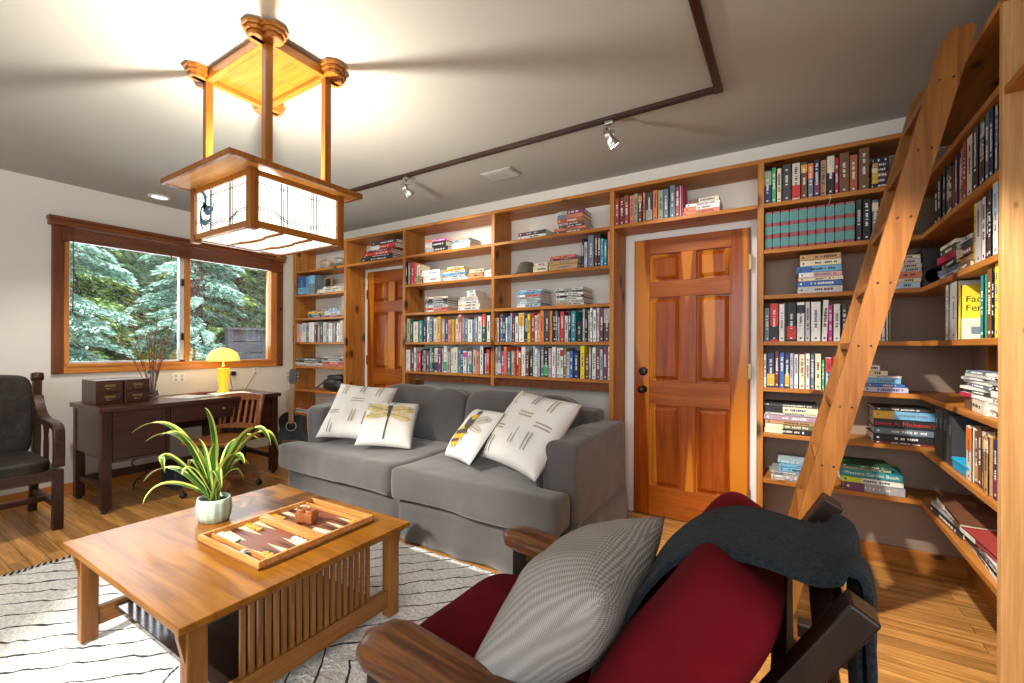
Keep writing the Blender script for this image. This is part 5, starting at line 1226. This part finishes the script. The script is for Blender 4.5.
for s in (-1, 1): L_(MB().tube([(s*.175, .185, .43), (s*.18, .21, .62), (s*.185, .245, .785)], .016, 8), 'back_post', chairwood)
def crest(z0, z1):
    mb = MB(); n = 12; vs = []; fs = []
    for i in range(n+1):
        a_ = -1+2*i/n; x = a_*.205; y = .245+.035*(1-a_*a_)+(z0-.8)*.2; zt = z1+.020*(1-a_*a_)
        vs += [(x, y-.011, z0), (x, y+.011, z0), (x, y+.011, zt), (x, y-.011, zt)]
    for i in range(n):
        for k in range(4): fs.append((i*4+k, i*4+(k+1) % 4, i*4+4+(k+1) % 4, i*4+4+k))
    fs += [(0, 1, 2, 3), tuple(n*4+k for k in (3, 2, 1, 0))]; mb.add(vs, fs); return mb
L_(crest(.745, .785), 'crest_rail', chairwood); L_(crest(.50, .525), 'lower_rail', chairwood)
for k in range(6):
    a_ = -.72+1.44*k/5; x = a_*.20; dy = .035*(1-a_*a_); L_(MB().bar((x, .185+dy, .53), (x, .238+dy, .75), .022, .010, up=(0, 1, 0)), 'slat', chairwood)
# stuff under desk: dark box
o = MB().box(-4.68, -4.42, 1.66, 1.98, 0.001, .15).build('storage_crate', flat('crate_dark', (.03, .035, .05), .6), None, bevel=.01); tag(o, 'low dark box on the floor beneath the desk', 'box')

# ================================================================ DARK ARMCHAIR (left edge)
dc = thing('leather_armchair', 'antique dark wooden armchair with worn black leather at left edge', 'armchair', (-4.42, .6, 0))
leather = flat('worn_leather', (.016, .011, .009), .6, nz=.6, scale=18, bump=.3, bscale=60)
yr, yl = .895, .285
for y in (yl, yr):
    MB().prism([(-4.13, 0), (-4.19, 0), (-4.18, .06), (-4.175, .40), (-4.12, .40), (-4.12, .06)], y-.025, y+.025, 'y').build('leg', dark_z, dc, bevel=.003)
    MB().prism([(-4.80, 0), (-4.75, 0), (-4.66, .42), (-4.63, .98), (-4.68, .98), (-4.71, .42)], y-.022, y+.022, 'y').build('rear_post', dark_z, dc, bevel=.003)
    MB().lathe([(0, -.03), (.03, -.03), (.034, 0), (.03, .03), (0, .03)], 18, M=Matrix.Translation((-4.655, y, 1.0)) @ Matrix.Rotation(PI/2, 4, 'X')).build('scroll', dark_x, dc)
    pts = [(-4.64, .86), (-4.60, .80), (-4.52, .735), (-4.40, .70), (-4.25, .695), (-4.15, .68), (-4.125, .62), (-4.125, .42)]
    cc = crom(pts, 4); mb = MB(); vs = []; fs = []
    for i, p in enumerate(cc):
        d = (cc[min(i+1, len(cc)-1)]-cc[max(i-1, 0)]).normalized(); nn = Vector((-d.y, d.x))
        hw3 = .020
        for (sn, sy) in ((-1, -1), (-1, 1), (1, 1), (1, -1)): q = p+nn*sn*hw3; vs.append((q.x, y+sy*.028, q.y))
    for i in range(len(cc)-1):
        for k in range(4): fs.append((i*4+k, i*4+(k+1) % 4, i*4+4+(k+1) % 4, i*4+4+k))
    fs += [(0, 1, 2, 3), tuple(len(vs)-4+k for k in range(4))]; mb.add(vs, fs); mb.build('armrest', dark_x, dc, bevel=.006)
    MB().prism([(-4.44, .42), (-4.40, .42), (-4.395, .55), (-4.41, .60), (-4.38, .68), (-4.46, .68), (-4.43, .60), (-4.445, .55)], y-.01, y+.01, 'y').build('arm_splat', dark_z, dc)
    MB().box(-4.70, -4.18, y-.02, y+.02, .33, .40).build('seat_rail', dark_x, dc, bevel=.003); MB().box(-4.72, -4.18, y-.012, y+.012, .14, .18).build('stretcher', dark_x, dc)
MB().box(-4.17, -4.13, yl, yr, .33, .40).build('seat_rail', dark_y, dc, bevel=.003)
MB().box(-4.44, -4.41, yl, yr, .14, .175).build('stretcher', dark_y, dc)
puff('seat', (.54, .56, .10), leather, dc, n=6, M=Matrix.Translation((-4.40, .59, .43)), seg=14, nz=.01)
puff('backrest', (.07, .56, .58), leather, dc, n=7, M=Matrix.Translation((-4.655, .59, .73)) @ Matrix.Rotation(-.03, 4, 'Y'), seg=16, nz=.01)

# ================================================================ GUITAR
gt = thing('acoustic_guitar', 'black cutaway acoustic guitar leaning beside the narrow left bookcase', 'guitar', (-4.72, 2.885, 0))
gt.rotation_euler = (math.radians(-7), 0, math.radians(44))
gb = flat('guitar_black', (.010, .010, .012), .3)
def gl(m, nm, mat, par=None): return m.build(nm, mat, par or gt, local=True)
out = []
ctrl = [(0, .02), (.10, .03), (.175, .09), (.185, .17), (.14, .25), (.118, .30), (.132, .38), (.125, .43), (.085, .455), (.045, .435), (.025, .47), (-.02, .485), (-.08, .475), (-.13, .42), (-.128, .35), (-.118, .30), (-.14, .25), (-.185, .17), (-.175, .09), (-.10, .03)]
m_ = len(ctrl)
for i in range(m_):
    p0, p1, p2, p3 = [Vector(ctrl[(i+k) % m_]) for k in (-1, 0, 1, 2)]
    for k in range(4):
        t_ = k/4; out.append(tuple(.5*((2*p1)+(-p0+p2)*t_+(2*p0-5*p1+4*p2-p3)*t_*t_+(-p0+3*p1-3*p2+p3)*t_**3)))
gl(MB().prism(out, -.05, .045, 'y'), 'body', gb).modifiers.new('b', 'BEVEL').width = .005
gl(MB().prism([(x*.985, .005+z*.985) for x, z in out], -.0515, -.050, 'y'), 'soundboard', gb)
Mr = Matrix.Translation((0, -.052, .33)) @ Matrix.Rotation(PI/2, 4, 'X')
gl(MB().lathe([(0, 0), (.046, 0), (.046, .001), (0, .001)], 28, M=Mr), 'sound_hole', black); gl(MB().lathe([(.048, 0), (.048, .0015), (.056, .0015), (.056, 0)], 28, M=Mr), 'rosette', flat('rosette', (.6, .55, .45), .4))
gl(MB().box(-.085, .085, -.060, -.051, .155, .178), 'bridge', flat('bridge_rosewood', (.28, .14, .08), .5))
gl(MB().box(-.026, .026, -.068, -.050, .36, .80), 'neck', flat('neck_mahogany', (.30, .17, .10), .4))
hd = gl(MB().prism([(-.026, .80), (.026, .80), (.038, .83), (.036, .955), (.012, .97), (-.012, .97), (-.036, .955), (-.038, .83)], -.062, -.046, 'y'), 'headstock', black)
mb = MB()
for s in (-1, 1):
    for z in (.84, .88, .92): mb.lathe([(0, -.012), (.008, -.012), (.008, .0), (.004, .002), (.004, .016), (0, .016)], 8, M=Matrix.Translation((s*.05, -.054, z)) @ Matrix.Rotation(-s*PI/2, 4, 'Y'))
mb.build('tuning_peg', chrome, hd, local=True)
mb = MB()
for k in range(6): x = -.018+k*.0072; mb.tube([(x, -.063, .165), (x*.9, -.071, .81)], .0006, 4)
gl(mb, 'string', chrome)

# ================================================================ OUTSIDE
def foliage_mat(name, ca, cb, cc):
    m, nt, b = newmat(name); N = nt.nodes.new; L = nt.links.new
    gi = N('ShaderNodeNewGeometry'); r = N('ShaderNodeValToRGB'); r.color_ramp.elements[0].color = rgb(ca); r.color_ramp.elements[1].color = rgb(cc); e = r.color_ramp.elements.new(.5); e.color = rgb(cb)
    L(gi.outputs['Random Per Island'], r.inputs[0]); L(r.outputs[0], b.inputs['Base Color']); setin(b, Roughness=.55)
    tr = N('ShaderNodeBsdfTranslucent'); L(r.outputs[0], tr.inputs['Color']); mx = N('ShaderNodeMixShader'); mx.inputs[0].default_value = .3
    L(b.outputs[0], mx.inputs[1]); L(tr.outputs[0], mx.inputs[2]); L(mx.outputs[0], nt.nodes['Material Output'].inputs['Surface']); return m
fb = foliage_mat('needles_blue', (.10, .20, .11), (.30, .50, .42), (.66, .86, .80)); fg = foliage_mat('needles_green', (.05, .12, .03), (.18, .32, .10), (.62, .66, .22)); fd = foliage_mat('needles_dark', (.03, .05, .02), (.10, .17, .08), (.30, .40, .20))
barkm = flat('bark', (.07, .05, .04), .9, nz=.4, scale=12)
def tree(x, y, h, rad, nb_, mat, label, seed, zlow=.0, spr=240, qs=1.0):
    t = thing('conifer_tree', label, 'tree', (x, y, -.6), 0, 'trees outside the window')
    rg_ = np.random.default_rng(seed)
    MB().tube([(x, y, -.6), (x+.05, y, h*.5), (x, y, h)], [.16, .11, .02], 10).build('trunk', barkm, t)
    V = []; 
    for i in range(nb_):
        z0 = zlow+(h-zlow)*(i/nb_)**1.0+rg_.uniform(-.1, .1); an = rg_.uniform(0, 2*PI); ln_ = rad*(1-.75*max(0, z0-.2)/h)*rg_.uniform(.7, 1.1)
        s = rg_.uniform(.12, 1, spr)**.8; drop = .35*ln_*s**2-.10*ln_*s
        cx_ = x+np.cos(an)*ln_*s; cy_ = y+np.sin(an)*ln_*s; cz_ = z0-drop
        wd = .30*ln_*(1-.55*s); lat = rg_.uniform(-1, 1, spr)*wd
        cx_ = cx_-np.sin(an)*lat; cy_ = cy_+np.cos(an)*lat; cz_ = cz_-np.abs(lat)*.35+rg_.normal(0, .02, spr)
        c = np.stack([cx_, cy_, cz_], 1)
        da = an+np.sign(lat)*rg_.uniform(.4, 1.1, spr); L1 = rg_.uniform(.05, .11, spr)*qs; w1 = rg_.uniform(.010, .020, spr)*qs
        d = np.stack([np.cos(da), np.sin(da), -rg_.uniform(.1, .6, spr)], 1); d /= np.linalg.norm(d, axis=1)[:, None]
        r_ = rg_.normal(0, 1, (spr, 3)); r_[:, 2] += .0; sd = np.cross(d, r_); sd /= np.linalg.norm(sd, axis=1)[:, None]
        q = np.stack([c, c+d*L1[:, None]*.5+sd*w1[:, None], c+d*L1[:, None], c+d*L1[:, None]*.5-sd*w1[:, None]], 1); V.append(q.reshape(-1, 3))
    V = np.concatenate(V); n = len(V)//4
    me = bpy.data.meshes.new('foliage'); me.vertices.add(len(V)); me.vertices.foreach_set('co', V.astype(np.float32).ravel()); me.loops.add(n*4); me.loops.foreach_set('vertex_index', np.arange(n*4, dtype=np.int32)); me.polygons.add(n); me.polygons.foreach_set('loop_start', np.arange(0, n*4, 4, dtype=np.int32)); me.materials.append(mat); me.update(calc_edges=True); me.validate()
    o = bpy.data.objects.new('foliage', me); COL.objects.link(o); o.parent = t; o.location = -t.location
tree(-7.9, 1.62, 4.4, 1.15, 110, fb, 'pale blue green spruce nearest the left window pane', 11, -.2, 340)
tree(-8.9, 3.62, 5.0, 1.15, 110, fb, 'pale blue green spruce seen across the window mullion', 12, -.2, 340)
tree(-10.4, 2.35, 6.0, 1.3, 100, fg, 'yellow green conifer standing between and behind the two spruces', 13, -.4, 280, 1.2)
tree(-11.3, 4.9, 6.5, 1.5, 110, fg, 'leafy green conifer behind grey fence at window right', 14, -.4, 300, 1.3)
tree(-14.0, 3.3, 7.5, 2.0, 110, fd, 'dark conifer deep in the middle of the window view', 15, -.6, 280, 1.8)
tree(-12.6, .6, 7.0, 1.9, 110, fd, 'dark conifer deep behind the left window pane', 16, -.6, 280, 1.8)
tree(-15.5, 7.6, 8.0, 2.6, 110, fd, 'dark conifer farthest right beyond the fence', 17, -.6, 280, 2.1)
tree(-9.6, 6.6, 5.0, 1.0, 90, fg, 'small green conifer beside the far end of grey fence', 18, .2, 260)
tree(-18.6, 4.2, 9.0, 2.4, 110, fd, 'tallest dark conifer at the very back of the woods', 19, -.6, 280, 2.6)
tree(-18.0, -1.2, 9.0, 2.6, 110, fd, 'dark conifer at the far back left of the woods', 20, -.6, 280, 2.6)
mb = MB(); mb.box(-22, XL-.16, -8, 16, -.7, -.6); struct(mb.build('ground_outside', flat('forest_floor', (.10, .08, .04), .95, nz=.6, scale=3)))
mb = MB(); vs = []; fs = []; hn = 40
for i in range(hn+1):
    for j in range(21):
        y = -16+i*1.1; x = -20-j*.55; z = -.7+11*(j/20)**.8*(1+.12*noise.noise(Vector((y*.3, 0, 1))))+1.2*noise.noise(Vector((x*.5, y*.5, 0))); vs.append((x-1.2*noise.noise(Vector((z*.6, y*.5, 4))), y, z))
for i in range(hn):
    for j in range(20): k = i*21+j; fs.append((k, k+21, k+22, k+1))
mb.add(vs, fs, 0, True)
hm, nt, b = newmat('wooded_slope'); N = nt.nodes.new; tc = N('ShaderNodeTexCoord'); nn = N('ShaderNodeTexNoise'); nn.inputs['Scale'].default_value = 2.6; nn.inputs['Detail'].default_value = 8; nn.inputs['Roughness'].default_value = .75
r = N('ShaderNodeValToRGB'); e = r.color_ramp.elements; e[0].position = .38; e[0].color = (.012, .025, .012, 1); e[1].position = .68; e[1].color = (.34, .46, .20, 1); q = e.new(.52); q.color = (.09, .17, .08, 1)
nt.links.new(tc.outputs['Object'], nn.inputs['Vector']); nt.links.new(nn.outputs['Fac'], r.inputs[0]); nt.links.new(r.outputs[0], b.inputs['Base Color']); setin(b, Roughness=.9)
hs_ = mb.build('hill_slope', hm, fix=False); struct(hs_)
fn = thing('board_fence', 'dark grey horizontal board fence outside the right window pane', 'fence', (-7.6, 4.5, -.6)); fm = flat('fence_grey', (.085, .085, .10), .7, nz=.15)
mb = MB()
for k in range(11): mb.box(-7.63, -7.60, 3.62, 5.6, -.55+k*.185, -.55+k*.185+.172)
mb.build('board', fm, fn)
MB().box(-7.66, -7.56, 3.56, 3.64, -.6, 1.49).build('post', fm, fn); MB().box(-7.66, -7.56, 5.55, 5.65, -.6, 1.49).build('post', fm, fn); MB().box(-7.68, -7.55, 3.54, 5.67, 1.485, 1.52).build('cap_rail', fm, fn)

# ================================================================ LIGHT
def area(name, loc, aim, size, e, c=(1, 1, 1), sy=None, spread=None):
    l = bpy.data.lights.new(name, 'AREA'); l.energy = e; l.color = c; l.size = size
    if sy: l.shape = 'RECTANGLE'; l.size_y = sy
    if spread: l.spread = spread
    o = bpy.data.objects.new(name, l); COL.objects.link(o); o.location = loc
    o.rotation_euler = (Vector(aim)-Vector(loc)).to_track_quat('-Z', 'Y').to_euler(); return o
def spotl(name, loc, aim, e, c, ang, blend=.4, r=.03):
    l = bpy.data.lights.new(name, 'SPOT'); l.energy = e; l.color = c; l.spot_size = math.radians(ang); l.spot_blend = blend; l.shadow_soft_size = r
    o = bpy.data.objects.new(name, l); COL.objects.link(o); o.location = loc; o.rotation_euler = (Vector(aim)-Vector(loc)).to_track_quat('-Z', 'Y').to_euler(); return o
W_ = bpy.data.worlds.new('world'); scn.world = W_; W_.use_nodes = True; bg_ = W_.node_tree.nodes['Background']; bg_.inputs[0].default_value = (.80, .92, 1.0, 1); bg_.inputs[1].default_value = 1.0
l = bpy.data.lights.new('lantern_bulb', 'POINT'); l.energy = 60; l.color = (1, .93, .80); l.shadow_soft_size = .03; o = bpy.data.objects.new('lantern_bulb', l); COL.objects.link(o); o.location = (LX, LY, 1.955)
area('room_fill', (.2, -2.2, 1.9), (-1.8, 2.4, .9), 3.0, 68, (1, .97, .93), 1.6)
area('outside_sky', (-7.0, 3.0, 6.5), (-9.5, 3.0, 1.0), 4.0, 1250, (.95, 1, 1), 5.0)
area('window_daylight', (XL-.2, 2.0, 1.7), (0, 1.6, .6), 1.7, 26, (.88, .95, 1), 1.0)
spotl('track_spot', tuple(sp2), (.15, 3.3, 1.0), 22, (1, .93, .82), 95, .8)
spotl('track_spot_left', tuple(sp1), (-2.4, 3.3, 1.7), 30, (1, .92, .8), 100, .8)
spotl('track_spot_near', (-.31, 1.1, 2.45), (.50, 2.55, 0), 270, (1, .90, .76), 62, .5)
spotl('track_spot_table', (-2.35, -.75, 2.4), (-2.15, 1.1, .4), 500, (1, .93, .82), 44, .6)
spotl('track_spot_left_wall', (-3.25, 2.2, 2.45), (-4.7, 2.9, 1.4), 30, (1, .85, .6), 90, .8)
spotl('floor_fill_spot', (-4.0, .9, 2.5), (-4.1, 1.3, 0), 70, (1, .93, .82), 110, .8)  # unseen spot added to brighten the floor in front of the desk
p = bpy.data.lights.new('lamp_glow', 'POINT'); p.energy = 3; p.color = (1, .7, .3); p.shadow_soft_size = .05; o = bpy.data.objects.new('lamp_glow', p); COL.objects.link(o); o.location = (lx_, ly_, DZ+.28)
scn.view_settings.view_transform = 'Standard'; scn.view_settings.look = 'None'; scn.view_settings.exposure = .50; scn.view_settings.gamma = 1

# lettering as real mesh
for o in [o for o in scn.objects if o.type == 'FONT']:
    bpy.context.view_layer.update(); dg = bpy.context.evaluated_depsgraph_get(); me = bpy.data.meshes.new_from_object(o.evaluated_get(dg)); n_ = bpy.data.objects.new('title', me); COL.objects.link(n_); n_.parent = o.parent; n_.matrix_local = o.matrix_local.copy(); bpy.data.objects.remove(o)
# the books that show smallest become one object
bpy.context.view_layer.update()
bk = [o for o in scn.objects if o.parent is None and o.get('category') == 'book']
def shown(o):
    ps = [o.matrix_world @ Vector(c) for c in o.bound_box]; uv = []
    for p in ps:
        X = p.x*_c+p.y*_s; Yf = -p.x*_s+p.y*_c; uv.append((X/Yf*442+512, 346-(p.z-H)/Yf*442))
    u = [q[0] for q in uv]; v = [q[1] for q in uv]; a_ = (max(u)-min(u))*(max(v)-min(v))
    if any(c.name.startswith('title') for c in o.children): a_ += 1e4
    um = sum(u)/8; vm = sum(v)/8
    if 835 < um < 925 and vm < 330 and um > 868-(vm-160)*.2 and um < 925-(vm-160)*.2: a_ *= .3   # behind the ladder
    if um < 345: a_ *= .7
    return a_
bk.sort(key=shown, reverse=True)
rest = bk[296:]
bm = bmesh.new(); mats = []; 
for o in rest:
    for q in [o]+list(o.children):
        me = q.data.copy(); me.transform(q.matrix_world)
        idx = []
        for m in me.materials:
            if m not in mats: mats.append(m)
            idx.append(mats.index(m))
        for p in me.polygons: p.material_index = idx[p.material_index]
        bm.from_mesh(me); bpy.data.meshes.remove(me)
me = bpy.data.meshes.new('small_books'); bm.to_mesh(me); bm.free()
for m in mats: me.materials.append(m)
for o in rest:
    for q in list(o.children): bpy.data.objects.remove(q)
    bpy.data.objects.remove(o)
o = bpy.data.objects.new('small_books', me); COL.objects.link(o)
tag(o, 'the remaining thin and far books scattered over the pine shelves', 'books', kind='stuff')
